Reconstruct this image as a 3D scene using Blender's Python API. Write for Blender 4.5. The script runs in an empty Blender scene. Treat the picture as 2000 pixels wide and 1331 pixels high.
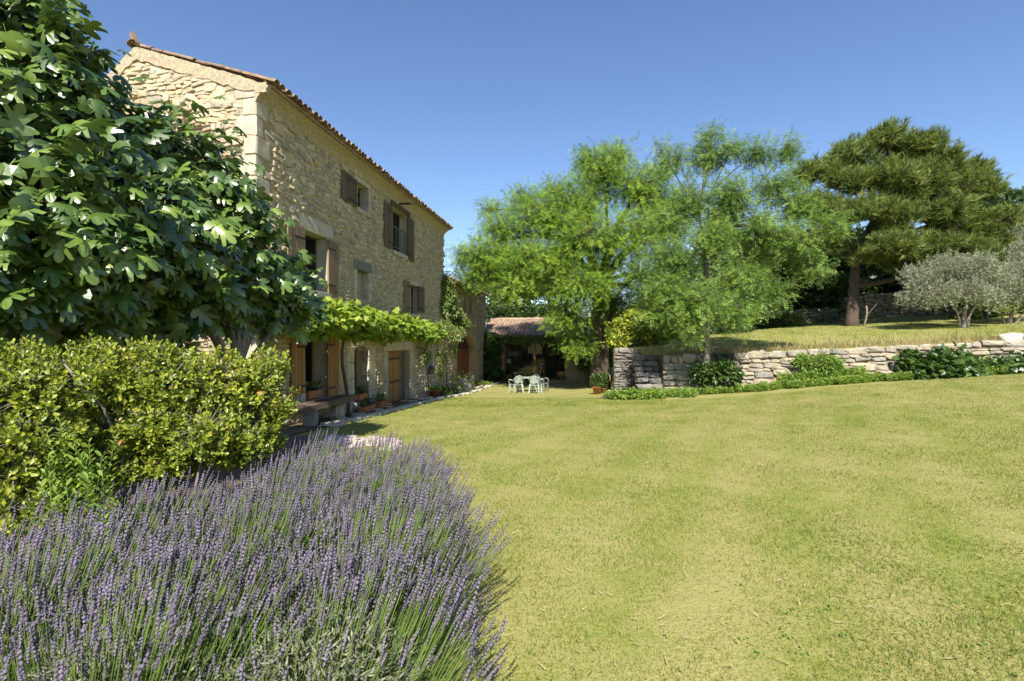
import bpy, bmesh, math
import numpy as np
from mathutils import Vector, Matrix

# ------------------------------------------------------------------ camera, sky, sun, exposure
scn = bpy.context.scene
COL = scn.collection
CAM_Z = 1.6
cam_d = bpy.data.cameras.new('camera')
cam_d.lens = 18.0
cam_d.sensor_width = 36.0
cam_d.clip_end = 3000
cam_o = bpy.data.objects.new('camera', cam_d)
cam_o.location = (0, 0, CAM_Z)
cam_o.rotation_euler = (math.radians(90), 0, 0)
COL.objects.link(cam_o)
scn.camera = cam_o

SUN_EL = math.radians(43)
SUN_AZ = math.pi + 0.088          # clockwise from +Y: behind the camera, slightly left
S_DIR = Vector((math.sin(SUN_AZ) * math.cos(SUN_EL), math.cos(SUN_AZ) * math.cos(SUN_EL), math.sin(SUN_EL)))
world = bpy.data.worlds.new('World')
scn.world = world
world.use_nodes = True
wn = world.node_tree
bg = wn.nodes['Background']
sky = wn.nodes.new('ShaderNodeTexSky')
sky.sky_type = 'NISHITA'
sky.sun_disc = False
sky.sun_elevation = SUN_EL
sky.sun_rotation = SUN_AZ
sky.altitude = 300
sky.air_density = 1.15
sky.dust_density = 0.25
sky.ozone_density = 4.0
hs = wn.nodes.new('ShaderNodeHueSaturation')
hs.inputs['Hue'].default_value = 0.507
hs.inputs['Saturation'].default_value = 1.05
wn.links.new(sky.outputs[0], hs.inputs['Color'])
wn.links.new(hs.outputs[0], bg.inputs[0])
bg.inputs[1].default_value = 0.090
sun_d = bpy.data.lights.new('sun', 'SUN')
sun_d.energy = 5.0
sun_d.angle = math.radians(0.55)
sun_d.color = (1.0, 0.94, 0.84)
sun_o = bpy.data.objects.new('sun', sun_d)
sun_o.rotation_euler = S_DIR.to_track_quat('Z', 'Y').to_euler()
COL.objects.link(sun_o)
scn.view_settings.view_transform = 'Standard'
scn.view_settings.look = 'None'
scn.view_settings.exposure = 0.98
scn.view_settings.gamma = 1.0
scn.render.engine = 'CYCLES'
scn.cycles.max_bounces = 6
scn.cycles.transparent_max_bounces = 6
scn.cycles.use_denoising = True

R = np.random.default_rng(7)

# ------------------------------------------------------------------ helpers
def W(px, py, d):
    """pixel of the photograph + distance -> point"""
    return np.array([(px - 1000) / 1000 * d, d, CAM_Z - (py - 665.5) / 1000 * d])

PW = {}      # things whose parts are written in world coordinates
def link(o, parent=None):
    COL.objects.link(o)
    if parent is not None:
        o.parent = parent
        if parent.name in PW:
            o.matrix_parent_inverse = PW[parent.name]
    return o

def wthing(name, label, cat, loc=(0, 0, 0), group=None):
    o = thing(name, label, cat, tuple(float(c) for c in loc), 0.0, group)
    PW[o.name] = Matrix.Translation(Vector(o.location)).inverted()
    return o

def tag(o, label, cat, group=None, kind=None):
    if label: o['label'] = label
    if cat: o['category'] = cat
    if group: o['group'] = group
    if kind: o['kind'] = kind
    return o

def thing(name, label, cat, loc=(0, 0, 0), rz=0.0, group=None):
    o = bpy.data.objects.new(name, None)
    o.empty_display_size = 0.2
    o.location = loc
    o.rotation_euler = (0, 0, rz)
    COL.objects.link(o)
    return tag(o, label, cat, group)

def mesh_np(name, V, sizes, idx, smooth=False, rnd=None):
    """V (n,3); sizes = loops per face; idx = flat loop vertex ids; rnd = value per vertex"""
    me = bpy.data.meshes.new(name)
    V = np.ascontiguousarray(V, dtype=np.float32)
    sizes = np.asarray(sizes, dtype=np.int32)
    idx = np.asarray(idx, dtype=np.int32)
    me.vertices.add(len(V)); me.vertices.foreach_set('co', V.ravel())
    me.loops.add(len(idx)); me.loops.foreach_set('vertex_index', idx)
    me.polygons.add(len(sizes))
    st = np.zeros(len(sizes), dtype=np.int32); st[1:] = np.cumsum(sizes)[:-1]
    me.polygons.foreach_set('loop_start', st)
    me.polygons.foreach_set('loop_total', sizes)
    if smooth:
        me.polygons.foreach_set('use_smooth', np.ones(len(sizes), dtype=bool))
    if rnd is not None:
        a = me.attributes.new('rnd', 'FLOAT', 'POINT')
        a.data.foreach_set('value', np.ascontiguousarray(rnd, dtype=np.float32))
    me.update(calc_edges=True)
    me.validate()
    return me

class MB:
    """mesh builder collecting boxes, tubes, prisms"""
    def __init__(s): s.v = []; s.f = []; s.r = []
    def add(s, V, F, r=0.0):
        b = len(s.v)
        s.v.extend([tuple(p) for p in V]); s.f.extend([tuple(i + b for i in f) for f in F])
        s.r.extend([r] * len(V))
    def box(s, x0, x1, y0, y1, z0, z1, r=0.0):
        s.add([(x0, y0, z0), (x1, y0, z0), (x1, y1, z0), (x0, y1, z0), (x0, y0, z1), (x1, y0, z1), (x1, y1, z1), (x0, y1, z1)],
              [(0, 3, 2, 1), (4, 5, 6, 7), (0, 1, 5, 4), (1, 2, 6, 5), (2, 3, 7, 6), (3, 0, 4, 7)], r)
    def obox(s, c, ax, ay, az, r=0.0):
        c, ax, ay, az = map(np.array, (c, ax, ay, az))
        P = [c + i * ax + j * ay + k * az for k in (-1, 1) for j in (-1, 1) for i in (-1, 1)]
        s.add(P, [(0, 2, 3, 1), (4, 5, 7, 6), (0, 1, 5, 4), (1, 3, 7, 5), (3, 2, 6, 7), (2, 0, 4, 6)], r)
    def tube(s, pts, rad, n=6, cap=True, r=0.0):
        V, F = tube_vf(pts, rad, n, cap)
        s.add(V, F, r)
    def lathe(s, prof, n=14, c=(0, 0, 0), sx=1, sy=1, r=0.0):
        V = []; F = []
        for (q, z) in prof:
            for k in range(n):
                a = 2 * math.pi * k / n
                V.append((c[0] + q * math.cos(a) * sx, c[1] + q * math.sin(a) * sy, c[2] + z))
        for j in range(len(prof) - 1):
            for k in range(n):
                k2 = (k + 1) % n
                F.append((j * n + k, j * n + k2, (j + 1) * n + k2, (j + 1) * n + k))
        s.add(V, F, r)
    def poly_prism(s, poly, y0, y1, r=0.0):
        """polygon in (x,z) extruded along y"""
        n = len(poly)
        V = [(p[0], y0, p[1]) for p in poly] + [(p[0], y1, p[1]) for p in poly]
        F = [tuple(range(n)), tuple(range(2 * n - 1, n - 1, -1))] + [(i, i + n, (i + 1) % n + n, (i + 1) % n) for i in range(n)]
        s.add(V, F, r)
    def build(s, name, mat, parent=None, smooth=False, recalc=True):
        me = bpy.data.meshes.new(name)
        me.from_pydata(s.v, [], s.f)
        if recalc:
            bm = bmesh.new(); bm.from_mesh(me)
            bmesh.ops.recalc_face_normals(bm, faces=bm.faces)
            bm.to_mesh(me); bm.free()
        a = me.attributes.new('rnd', 'FLOAT', 'POINT')
        a.data.foreach_set('value', np.array(s.r, dtype=np.float32))
        if smooth:
            me.polygons.foreach_set('use_smooth', np.ones(len(me.polygons), dtype=bool))
        me.update()
        if mat is not None: me.materials.append(mat)
        o = bpy.data.objects.new(name, me)
        return link(o, parent)

def tube_vf(pts, rad, n=6, cap=True):
    pts = [np.array(p, dtype=float) for p in pts]
    V = []; F = []
    up = np.array([0.13, 0.21, 1.0])
    for i, p in enumerate(pts):
        t = pts[min(i + 1, len(pts) - 1)] - pts[max(i - 1, 0)]
        t = t / (np.linalg.norm(t) + 1e-9)
        a = np.cross(t, up if abs(t[2]) < .95 else np.array([1.0, .1, 0])); a /= np.linalg.norm(a)
        b = np.cross(t, a)
        q = rad[i] if hasattr(rad, '__len__') else rad
        for k in range(n):
            an = 2 * math.pi * k / n
            V.append(p + q * (math.cos(an) * a + math.sin(an) * b))
    for i in range(len(pts) - 1):
        for k in range(n):
            k2 = (k + 1) % n
            F.append((i * n + k, i * n + k2, (i + 1) * n + k2, (i + 1) * n + k))
    if cap:
        F.append(tuple(range(n - 1, -1, -1))); F.append(tuple((len(pts) - 1) * n + k for k in range(n)))
    return V, F

class Tmpl:
    def __init__(s, V, F):
        s.V = np.array(V, dtype=float)
        s.sizes = np.array([len(f) for f in F], dtype=np.int32)
        s.idx = np.concatenate([np.array(f) for f in F]).astype(np.int32)
        s.F = F
    def mesh(s, name, mat, smooth=False):
        me = bpy.data.meshes.new(name)
        me.from_pydata([tuple(v) for v in s.V], [], s.F)
        if smooth: me.polygons.foreach_set('use_smooth', np.ones(len(me.polygons), dtype=bool))
        me.materials.append(mat); me.update()
        return me

def norm(a):
    return a / (np.linalg.norm(a, axis=-1, keepdims=True) + 1e-9)

def frames(ydir, zhint):
    """(k,3,3) bases whose columns are x, y (=ydir), z (close to zhint)"""
    y = norm(ydir)
    x = norm(np.cross(y, zhint))
    z = np.cross(x, y)
    return np.stack([x, y, z], axis=-1)

def inst(name, tm, B, P, S, mat, parent=None, rnd=None, smooth=False, kind='stuff'):
    """many copies of a template joined in one mesh"""
    k = len(P); n = len(tm.V)
    S = np.asarray(S)
    SV = tm.V[None] * (S[:, None, None] if S.ndim == 1 else S[:, None, :])
    V = np.einsum('kij,knj->kni', B, SV) + P[:, None, :]
    sizes = np.tile(tm.sizes, k)
    idx = (tm.idx[None] + (np.arange(k) * n)[:, None]).ravel()
    if rnd is None: rnd = R.random(k)
    me = mesh_np(name, V.reshape(-1, 3), sizes, idx, smooth, np.repeat(rnd, n))
    me.materials.append(mat)
    o = bpy.data.objects.new(name, me)
    if kind: o['kind'] = kind
    return link(o, parent)

def project(P):
    d = np.maximum(P[:, 1], .05)
    return 1000 + P[:, 0] / d * 1000, 665.5 + (CAM_Z - P[:, 2]) / d * 1000, P[:, 1]

def inst_top(part, rest, tm, B, P, S, mat, parent, nmax=290, smooth=False, sel=None, dmax=1e9, Pw=None):
    """the nmax copies that show largest become objects of their own, the rest one joined part (world coords, parent at origin)"""
    S = np.asarray(S); s1 = S if S.ndim == 1 else S.max(axis=1)
    Pq = P if Pw is None else Pw
    x, y, d = project(Pq)
    ok = (x > 0) & (x < 2000) & (y > 0) & (y < 1331) & (Pq[:, 1] > .3) & (d < dmax)
    if sel is not None: ok &= sel
    sc = np.where(ok, s1 / np.maximum(d, .3), -1)
    order = np.argsort(-sc)[:nmax]
    order = order[sc[order] > 0]
    me = tm.mesh(part, mat, smooth)
    for i in order:
        o = bpy.data.objects.new(part, me)
        m = Matrix(np.concatenate([np.concatenate([B[i] * (S[i] if S.ndim == 1 else S[i][None, :]), P[i][:, None]], 1), [[0, 0, 0, 1]]]).tolist())
        link(o, parent)
        o.matrix_basis = m
    keep = np.ones(len(P), bool); keep[order] = False
    return inst(rest, tm, B[keep], P[keep], S[keep], mat, parent, smooth=smooth)

# ------------------------------------------------------------------ materials
def nt_new(name):
    m = bpy.data.materials.new(name); m.use_nodes = True
    nt = m.node_tree; b = nt.nodes['Principled BSDF']
    return m, nt, b

def N(nt, t, **kw):
    n = nt.nodes.new(t)
    for k, v in kw.items():
        if k.startswith('i_'): n.inputs[k[2:].replace('_', ' ')].default_value = v
        else: setattr(n, k, v)
    return n

def ramp(nt, stops, interp='LINEAR'):
    r = nt.nodes.new('ShaderNodeValToRGB'); r.color_ramp.interpolation = interp
    el = r.color_ramp.elements
    while len(el) < len(stops): el.new(0.5)
    for e, (p, c) in zip(el, stops):
        e.position = p; e.color = (*c, 1)
    return r

def rnd_value(nt):
    a = N(nt, 'ShaderNodeAttribute', attribute_name='rnd')
    oi = nt.nodes.new('ShaderNodeObjectInfo')
    s = N(nt, 'ShaderNodeMath', operation='ADD')
    nt.links.new(a.outputs['Fac'], s.inputs[0]); nt.links.new(oi.outputs['Random'], s.inputs[1])
    f = N(nt, 'ShaderNodeMath', operation='FRACT'); nt.links.new(s.outputs[0], f.inputs[0])
    return f.outputs[0]

def noise(nt, scale, detail=4, rough=.6, src='pos'):
    n = N(nt, 'ShaderNodeTexNoise'); n.inputs['Scale'].default_value = scale
    n.inputs['Detail'].default_value = detail; n.inputs['Roughness'].default_value = rough
    if src == 'pos':
        g = nt.nodes.new('ShaderNodeNewGeometry'); nt.links.new(g.outputs['Position'], n.inputs['Vector'])
    elif src == 'obj':
        g = nt.nodes.new('ShaderNodeTexCoord'); nt.links.new(g.outputs['Object'], n.inputs['Vector'])
    return n

def mixc(nt, fac, a, b, mode='MIX'):
    m = N(nt, 'ShaderNodeMix', data_type='RGBA', blend_type=mode)
    for s, v in ((m.inputs[0], fac), (m.inputs[6], a), (m.inputs[7], b)):
        if hasattr(v, 'default_value') or hasattr(v, 'is_linked'): nt.links.new(v, s)
        elif isinstance(v, (int, float)): s.default_value = v
        else: s.default_value = (*v, 1)
    return m.outputs[2]

def bump(nt, b, h, strength=.5, dist=.02):
    n = N(nt, 'ShaderNodeBump'); n.inputs['Strength'].default_value = strength; n.inputs['Distance'].default_value = dist
    nt.links.new(h, n.inputs['Height']); nt.links.new(n.outputs[0], b.inputs['Normal'])

def stone_mat(name, cols, lichen=(.13, .12, .10), lich_amt=.35, nscale=9, bumps=.6, dist=.02):
    m, nt, b = nt_new(name)
    v = rnd_value(nt)
    k = len(cols)
    r = ramp(nt, [(i / (k - 1), c) for i, c in enumerate(cols)])
    nt.links.new(v, r.inputs[0])
    n1 = noise(nt, nscale, 5); n2 = noise(nt, nscale * 6, 4, .7); n3 = noise(nt, 1.7, 3)
    mr = N(nt, 'ShaderNodeMapRange'); nt.links.new(n1.outputs[0], mr.inputs[0])
    mr.inputs[1].default_value = .3; mr.inputs[2].default_value = .75; mr.inputs[3].default_value = .72; mr.inputs[4].default_value = 1.22
    c1 = mixc(nt, 1.0, r.outputs[0], (1, 1, 1), 'MULTIPLY')
    mul = N(nt, 'ShaderNodeVectorMath', operation='SCALE'); nt.links.new(c1, mul.inputs[0]); nt.links.new(mr.outputs[0], mul.inputs['Scale'])
    lr = N(nt, 'ShaderNodeMapRange'); nt.links.new(n2.outputs[0], lr.inputs[0])
    lr.inputs[1].default_value = .52; lr.inputs[2].default_value = .72; lr.inputs[3].default_value = 0; lr.inputs[4].default_value = lich_amt
    l2 = N(nt, 'ShaderNodeMapRange'); nt.links.new(n3.outputs[0], l2.inputs[0])
    l2.inputs[1].default_value = .4; l2.inputs[2].default_value = .62; l2.inputs[3].default_value = .25; l2.inputs[4].default_value = 1.6
    lm = N(nt, 'ShaderNodeMath', operation='MULTIPLY', use_clamp=True); nt.links.new(lr.outputs[0], lm.inputs[0]); nt.links.new(l2.outputs[0], lm.inputs[1])
    c2 = mixc(nt, lm.outputs[0], mul.outputs[0], lichen)
    nt.links.new(c2, b.inputs['Base Color'])
    b.inputs['Roughness'].default_value = .92; b.inputs['Specular IOR Level'].default_value = .2
    ad = N(nt, 'ShaderNodeMath', operation='ADD'); nt.links.new(n1.outputs[0], ad.inputs[0])
    hm = N(nt, 'ShaderNodeMath', operation='MULTIPLY'); hm.inputs[1].default_value = .4
    nt.links.new(n2.outputs[0], hm.inputs[0]); nt.links.new(hm.outputs[0], ad.inputs[1])
    bump(nt, b, ad.outputs[0], bumps, dist)
    return m

def leaf_mat(name, cols, rough=.45, transl=.32, spec=.4, tcol=None, clump=1.2, back=None):
    m, nt, b = nt_new(name)
    v = rnd_value(nt)
    nz = noise(nt, clump, 2)
    mx = N(nt, 'ShaderNodeMath', operation='MULTIPLY_ADD'); nt.links.new(nz.outputs[0], mx.inputs[0]); mx.inputs[1].default_value = 1.1
    sb = N(nt, 'ShaderNodeMath', operation='MULTIPLY_ADD'); nt.links.new(v, sb.inputs[0]); sb.inputs[1].default_value = .75; sb.inputs[2].default_value = -.42
    nt.links.new(sb.outputs[0], mx.inputs[2])
    mx.use_clamp = True
    k = len(cols)
    r = ramp(nt, [(i / (k - 1), c) for i, c in enumerate(cols)])
    nt.links.new(mx.outputs[0], r.inputs[0])
    col = r.outputs[0]
    if back is not None:
        g = nt.nodes.new('ShaderNodeNewGeometry')
        col = mixc(nt, g.outputs['Backfacing'], col, back)
    nt.links.new(col, b.inputs['Base Color'])
    b.inputs['Roughness'].default_value = rough
    b.inputs['Specular IOR Level'].default_value = spec
    t = nt.nodes.new('ShaderNodeBsdfTranslucent')
    tc = mixc(nt, 1.0, col, tcol or (1.5, 1.6, .55), 'MULTIPLY')
    nt.links.new(tc, t.inputs[0])
    ms = nt.nodes.new('ShaderNodeMixShader'); ms.inputs[0].default_value = transl
    out = nt.nodes['Material Output']
    nt.links.new(b.outputs[0], ms.inputs[1]); nt.links.new(t.outputs[0], ms.inputs[2]); nt.links.new(ms.outputs[0], out.inputs[0])
    return m

def plain_mat(name, c1, c2=None, scale=6, rough=.8, bumps=0, stretch=None, spec=.3, metal=0, dist=.01):
    m, nt, b = nt_new(name)
    c2 = c2 or tuple(x * .7 for x in c1)
    n = noise(nt, scale, 5, .65, src=None)
    tc = nt.nodes.new('ShaderNodeTexCoord'); mp = nt.nodes.new('ShaderNodeMapping')
    nt.links.new(tc.outputs['Object'], mp.inputs[0]); mp.inputs['Scale'].default_value = stretch or (1, 1, 1)
    nt.links.new(mp.outputs[0], n.inputs['Vector'])
    mr = N(nt, 'ShaderNodeMapRange'); nt.links.new(n.outputs[0], mr.inputs[0]); mr.inputs[1].default_value = .32; mr.inputs[2].default_value = .7
    v = rnd_value(nt)
    c = mixc(nt, mr.outputs[0], c1, c2)
    sc = N(nt, 'ShaderNodeMapRange'); nt.links.new(v, sc.inputs[0]); sc.inputs[3].default_value = .78; sc.inputs[4].default_value = 1.18
    mul = N(nt, 'ShaderNodeVectorMath', operation='SCALE'); nt.links.new(c, mul.inputs[0]); nt.links.new(sc.outputs[0], mul.inputs['Scale'])
    nt.links.new(mul.outputs[0], b.inputs['Base Color'])
    b.inputs['Roughness'].default_value = rough; b.inputs['Specular IOR Level'].default_value = spec; b.inputs['Metallic'].default_value = metal
    if bumps: bump(nt, b, n.outputs[0], bumps, dist)
    return m

def glass_mat(name, tint=(.75, .8, .78)):
    m = bpy.data.materials.new(name); m.use_nodes = True
    nt = m.node_tree; nt.nodes.remove(nt.nodes['Principled BSDF'])
    tr = nt.nodes.new('ShaderNodeBsdfTransparent'); tr.inputs[0].default_value = (*tint, 1)
    gl = nt.nodes.new('ShaderNodeBsdfGlossy'); gl.inputs['Roughness'].default_value = .02
    fr = nt.nodes.new('ShaderNodeFresnel'); fr.inputs[0].default_value = 1.5
    ms = nt.nodes.new('ShaderNodeMixShader')
    nt.links.new(fr.outputs[0], ms.inputs[0]); nt.links.new(tr.outputs[0], ms.inputs[1]); nt.links.new(gl.outputs[0], ms.inputs[2])
    nt.links.new(ms.outputs[0], nt.nodes['Material Output'].inputs[0])
    return m

M = {}
M['rubble'] = stone_mat('rubble_stone', [(.45, .36, .225), (.54, .445, .295), (.37, .315, .23), (.55, .465, .315), (.49, .385, .235), (.30, .27, .22), (.54, .455, .30)], lich_amt=.4)
M['mortar'] = stone_mat('wall_mortar', [(.42, .345, .235), (.45, .37, .25)], lich_amt=.3, nscale=14, bumps=1.0, dist=.03)
M['mortar_dk'] = stone_mat('facade_mortar', [(.39, .31, .185), (.44, .345, .205)], lich_amt=.4, nscale=14, bumps=1.0, dist=.03)
M['quoin'] = stone_mat('dressed_stone', [(.46, .405, .31), (.52, .455, .345), (.40, .355, .28), (.49, .435, .335)], lich_amt=.35, bumps=.35, nscale=6)
M['dry'] = stone_mat('dry_stone', [(.38, .315, .225), (.29, .27, .23), (.44, .365, .25), (.22, .215, .195), (.46, .38, .26), (.33, .305, .26), (.40, .32, .215)], lichen=(.085, .085, .08), lich_amt=.95, nscale=7, bumps=.8, dist=.03)
M['step'] = stone_mat('shade_grey_stone', [(.19, .18, .16), (.26, .24, .20), (.15, .145, .13)], lichen=(.08, .08, .075), lich_amt=.8, nscale=7, bumps=.9, dist=.03)  # grey stone, darkened further to hold the tree shade in its colour
M['pave'] = stone_mat('pale_paving', [(.52, .47, .37), (.60, .54, .42), (.46, .41, .33)], lich_amt=.35)
M['soil'] = plain_mat('soil', (.16, .115, .075), (.09, .065, .04), 14, .95, .8, dist=.03)
M['plaster'] = plain_mat('peach_plaster', (.52, .36, .22), (.44, .30, .18), 5, .9, .2)
M['render'] = plain_mat('grey_render', (.40, .345, .25), (.32, .275, .20), 5, .9, .2)
M['wood_new'] = plain_mat('honey_wood', (.36, .19, .075), (.24, .12, .045), 9, .6, .25, (6, 6, .7))
M['wood_red'] = plain_mat('red_brown_wood', (.24, .085, .035), (.16, .055, .022), 9, .55, .2, (6, 6, .7))
M['wood_old'] = plain_mat('weathered_wood', (.155, .105, .068), (.085, .058, .040), 9, .8, .5, (7, 7, .6))
M['wood_mid'] = plain_mat('faded_wood', (.27, .19, .12), (.17, .115, .07), 9, .75, .4, (7, 7, .6))
M['wood_beam'] = plain_mat('aged_beam', (.14, .10, .07), (.07, .05, .035), 8, .85, .7, (1.2, 6, 6), dist=.02)
M['iron'] = plain_mat('black_iron', (.03, .028, .026), (.05, .035, .025), 20, .6, .2)
M['frame_dark'] = plain_mat('dark_frame', (.055, .04, .03), None, 8, .6)
M['frame_grey'] = plain_mat('grey_frame', (.13, .14, .14), None, 8, .5)
M['white'] = plain_mat('white_paint', (.74, .73, .70), (.66, .65, .62), 8, .5)
M['curtain'] = plain_mat('curtain_cloth', (.50, .45, .37), (.40, .36, .29), 8, .9)
M['glass'] = glass_mat('window_glass')
M['tile'] = plain_mat('roof_tile_clay', (.43, .285, .195), (.27, .195, .14), 5, .9, .4)
M['tile_old'] = plain_mat('old_roof_tile_clay', (.33, .215, .135), (.13, .10, .075), 7, .95, .6)
M['terra'] = plain_mat('terracotta', (.45, .17, .075), (.36, .13, .06), 7, .8, .15)
M['plastic'] = plain_mat('pale_green_plastic', (.36, .42, .35), (.32, .37, .31), 5, .4)
M['plastic_shade'] = plain_mat('shade_green_plastic', (.17, .21, .19), (.14, .17, .155), 5, .4)  # darker copy of the chair plastic, shade put into the colour
M['dark'] = plain_mat('interior_shade', (.10, .085, .065), None, 3, .9)  # unlit room shade put into the wall colour
M['bark'] = plain_mat('bark', (.13, .10, .075), (.065, .05, .038), 10, .95, 1.0, (3, 3, .6), dist=.04)
M['bark_pine'] = plain_mat('pine_bark', (.135, .098, .074), (.055, .042, .034), 8, .95, 1.0, (3, 3, .5), dist=.05)
M['bark_grey'] = plain_mat('grey_bark', (.24, .21, .17), (.13, .11, .09), 10, .95, .8, (3, 3, .7), dist=.02)
M['fig'] = leaf_mat('fig_leaf', [(.024, .056, .008), (.050, .098, .013), (.095, .160, .021), (.19, .265, .042)], .37, .10, .85, clump=1.6, back=(.10, .16, .06))
M['hedge'] = leaf_mat('hedge_leaf', [(.06, .105, .013), (.15, .20, .022), (.27, .31, .034), (.43, .41, .048)], .38, .30, .5, clump=2.6)
M['mint'] = leaf_mat('shrub_leaf', [(.09, .16, .022), (.16, .24, .034), (.24, .33, .05)], .5, .3, .3, clump=3)
M['vine'] = leaf_mat('vine_leaf', [(.07, .13, .016), (.15, .23, .026), (.26, .34, .04), (.36, .41, .055)], .5, .38, .3, clump=1.5)
M['rose'] = leaf_mat('rose_leaf', [(.09, .14, .035), (.16, .22, .06), (.24, .28, .09)], .5, .3, .3, clump=3)
M['ivy'] = leaf_mat('ivy_leaf', [(.025, .052, .012), (.05, .095, .02), (.10, .16, .032)], .35, .2, .5, clump=2)
M['locust'] = leaf_mat('locust_leaf', [(.046, .095, .009), (.105, .195, .015), (.19, .30, .023), (.29, .40, .036)], .5, .26, .35, clump=.55, back=(.20, .27, .12))
M['locust_dk'] = leaf_mat('young_locust_leaf', [(.040, .082, .011), (.085, .155, .019), (.145, .235, .032), (.23, .32, .055)], .5, .24, .35, clump=.9, back=(.22, .29, .15))
M['pine'] = leaf_mat('pine_needle', [(.045, .075, .018), (.085, .125, .028), (.15, .195, .045), (.27, .31, .085)], .5, .22, .3, clump=1.6)
M['olive'] = leaf_mat('olive_leaf', [(.095, .115, .055), (.155, .175, .095), (.23, .245, .15)], .45, .15, .4, clump=1.5, back=(.29, .305, .225))
M['dkleaf'] = leaf_mat('dark_evergreen_leaf', [(.022, .045, .012), (.04, .075, .018), (.07, .11, .025)], .45, .2, .4, clump=1)
M['bush'] = leaf_mat('bush_leaf', [(.07, .11, .025), (.12, .17, .035), (.19, .24, .05), (.30, .31, .05)], .5, .3, .3, clump=.7)
M['weed'] = leaf_mat('weed_leaf', [(.10, .18, .03), (.17, .26, .045), (.26, .33, .06)], .5, .35, .3, clump=2)
M['yellow'] = plain_mat('yellow_petal', (.75, .52, .03), None, 8, .6)
M['pink'] = plain_mat('pink_petal', (.62, .22, .20), None, 8, .6)
M['redp'] = plain_mat('red_petal', (.60, .10, .07), (.65, .2, .12), 8, .6)
M['violet'] = plain_mat('violet_petal', (.20, .12, .33), None, 8, .6)
M['lav_spike'] = leaf_mat('lavender_flower', [(.10, .088, .108), (.145, .127, .158), (.20, .175, .215), (.20, .158, .27)], .8, .15, .1, tcol=(1.1, 1, 1.2), clump=2.2)
M['lav_stem'] = leaf_mat('lavender_stem', [(.075, .125, .026), (.12, .18, .040), (.175, .23, .065)], .6, .25, .2, clump=2.2)
M['lav_leaf'] = leaf_mat('lavender_leaf', [(.15, .17, .10), (.23, .24, .155), (.30, .30, .21)], .8, .15, .1, tcol=(1, 1, .8), clump=5)
M['grass'] = leaf_mat('grass_blade', [(.095, .152, .021), (.158, .212, .032), (.232, .262, .052), (.335, .315, .102)], .6, .35, .2, tcol=(1.2, 1.2, .6), clump=.9)
M['drygrass'] = leaf_mat('dry_grass', [(.25, .26, .08), (.40, .34, .16), (.48, .38, .22)], .7, .3, .1, tcol=(1.1, 1, .7), clump=1.5)
# ------------------------------------------------------------------ terrain
def tps(pts, lam=0.02):
    P = np.array(pts, float); n = len(P)
    def U(r2): return r2 * np.log(np.maximum(r2, 1e-9)) * .5
    D = ((P[:, None, :2] - P[None, :, :2]) ** 2).sum(-1) / 100.0
    K = U(D) + lam * np.eye(n)
    Q = np.c_[np.ones(n), P[:, :2]]
    A = np.zeros((n + 3, n + 3)); A[:n, :n] = K; A[:n, n:] = Q; A[n:, :n] = Q.T
    w = np.linalg.solve(A, np.r_[P[:, 2], 0, 0, 0])
    def f(x, y):
        x = np.asarray(x, float); y = np.asarray(y, float)
        sh = np.broadcast(x, y).shape
        x = np.broadcast_to(x, sh).ravel(); y = np.broadcast_to(y, sh).ravel()
        d = ((x[:, None] - P[None, :, 0]) ** 2 + (y[:, None] - P[None, :, 1]) ** 2) / 100.0
        return (U(d) @ w[:n] + w[n] + w[n + 1] * x + w[n + 2] * y).reshape(sh)
    return f

lower_f = tps([(0, 0, 0), (-3, 2, 0), (-5, 5, -.06), (-5.05, 10, -.2), (3, 1, .08), (9, 2, .33), (14, 8, .5), (22, 5, .85),
               (-4.1, 11.07, -.276), (-3.84, 12.79, -.34), (-3.29, 16.44, -.48), (-2.78, 19.84, -.63), (-1.44, 28.8, -.98),
               (.5, 25, -.96), (3.8, 20, -.58), (7.0, 17.6, -.33), (8.93, 17.3, -.17), (10.2, 16.9, .02), (14.6, 16.4, .36), (16.2, 16.2, .5),
               (22, 15, .8), (-12, 8, -.3), (-14, 20, -.8), (4, 32, -1.0), (-2, 34, -1.05), (-60, 0, -2), (-60, 100, -4), (0, 120, -4), (70, 120, -1), (80, 0, 3), (0, -60, 1), (60, -60, 3), (-60, -60, 0)])
def wall_line(x):
    return 19.5 - .172 * (np.asarray(x) - 5.85)
def lower(x, y):
    z = lower_f(np.clip(x, -150, 150), np.clip(y, -100, 150))
    x = np.asarray(x); y = np.asarray(y)
    k = np.clip((y - wall_line(x) - .3) / 1.0, 0, 1) * np.clip((x - 5.0) / .6, 0, 1)
    return z - 1.6 * k
upper_f = tps([(5.0, 19.7, .98), (8.3, 19.1, 1.08), (11.15, 18.6, 1.22), (13.86, 18.1, 1.37), (17.5, 17.5, 1.56), (22, 16.7, 1.8),
               (18.6, 28, 2.42), (21.2, 24, 2.2), (24.3, 25, 2.42), (8.6, 26, 1.70), (5.2, 26, 1.5), (5.5, 34, 1.9), (12, 33, 2.15), (18, 34, 2.75),
               (22, 42, 4.6), (15, 42, 3.9), (8, 42, 2.2), (40, 30, 5), (30, 17, 3), (60, 60, 11), (30, 80, 8), (10, 90, 4), (80, 20, 9), (120, 120, 26), (5, 140, 5)])
def upper(x, y):
    return upper_f(np.clip(x, 4, 130), np.clip(y, 14, 140))

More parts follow.
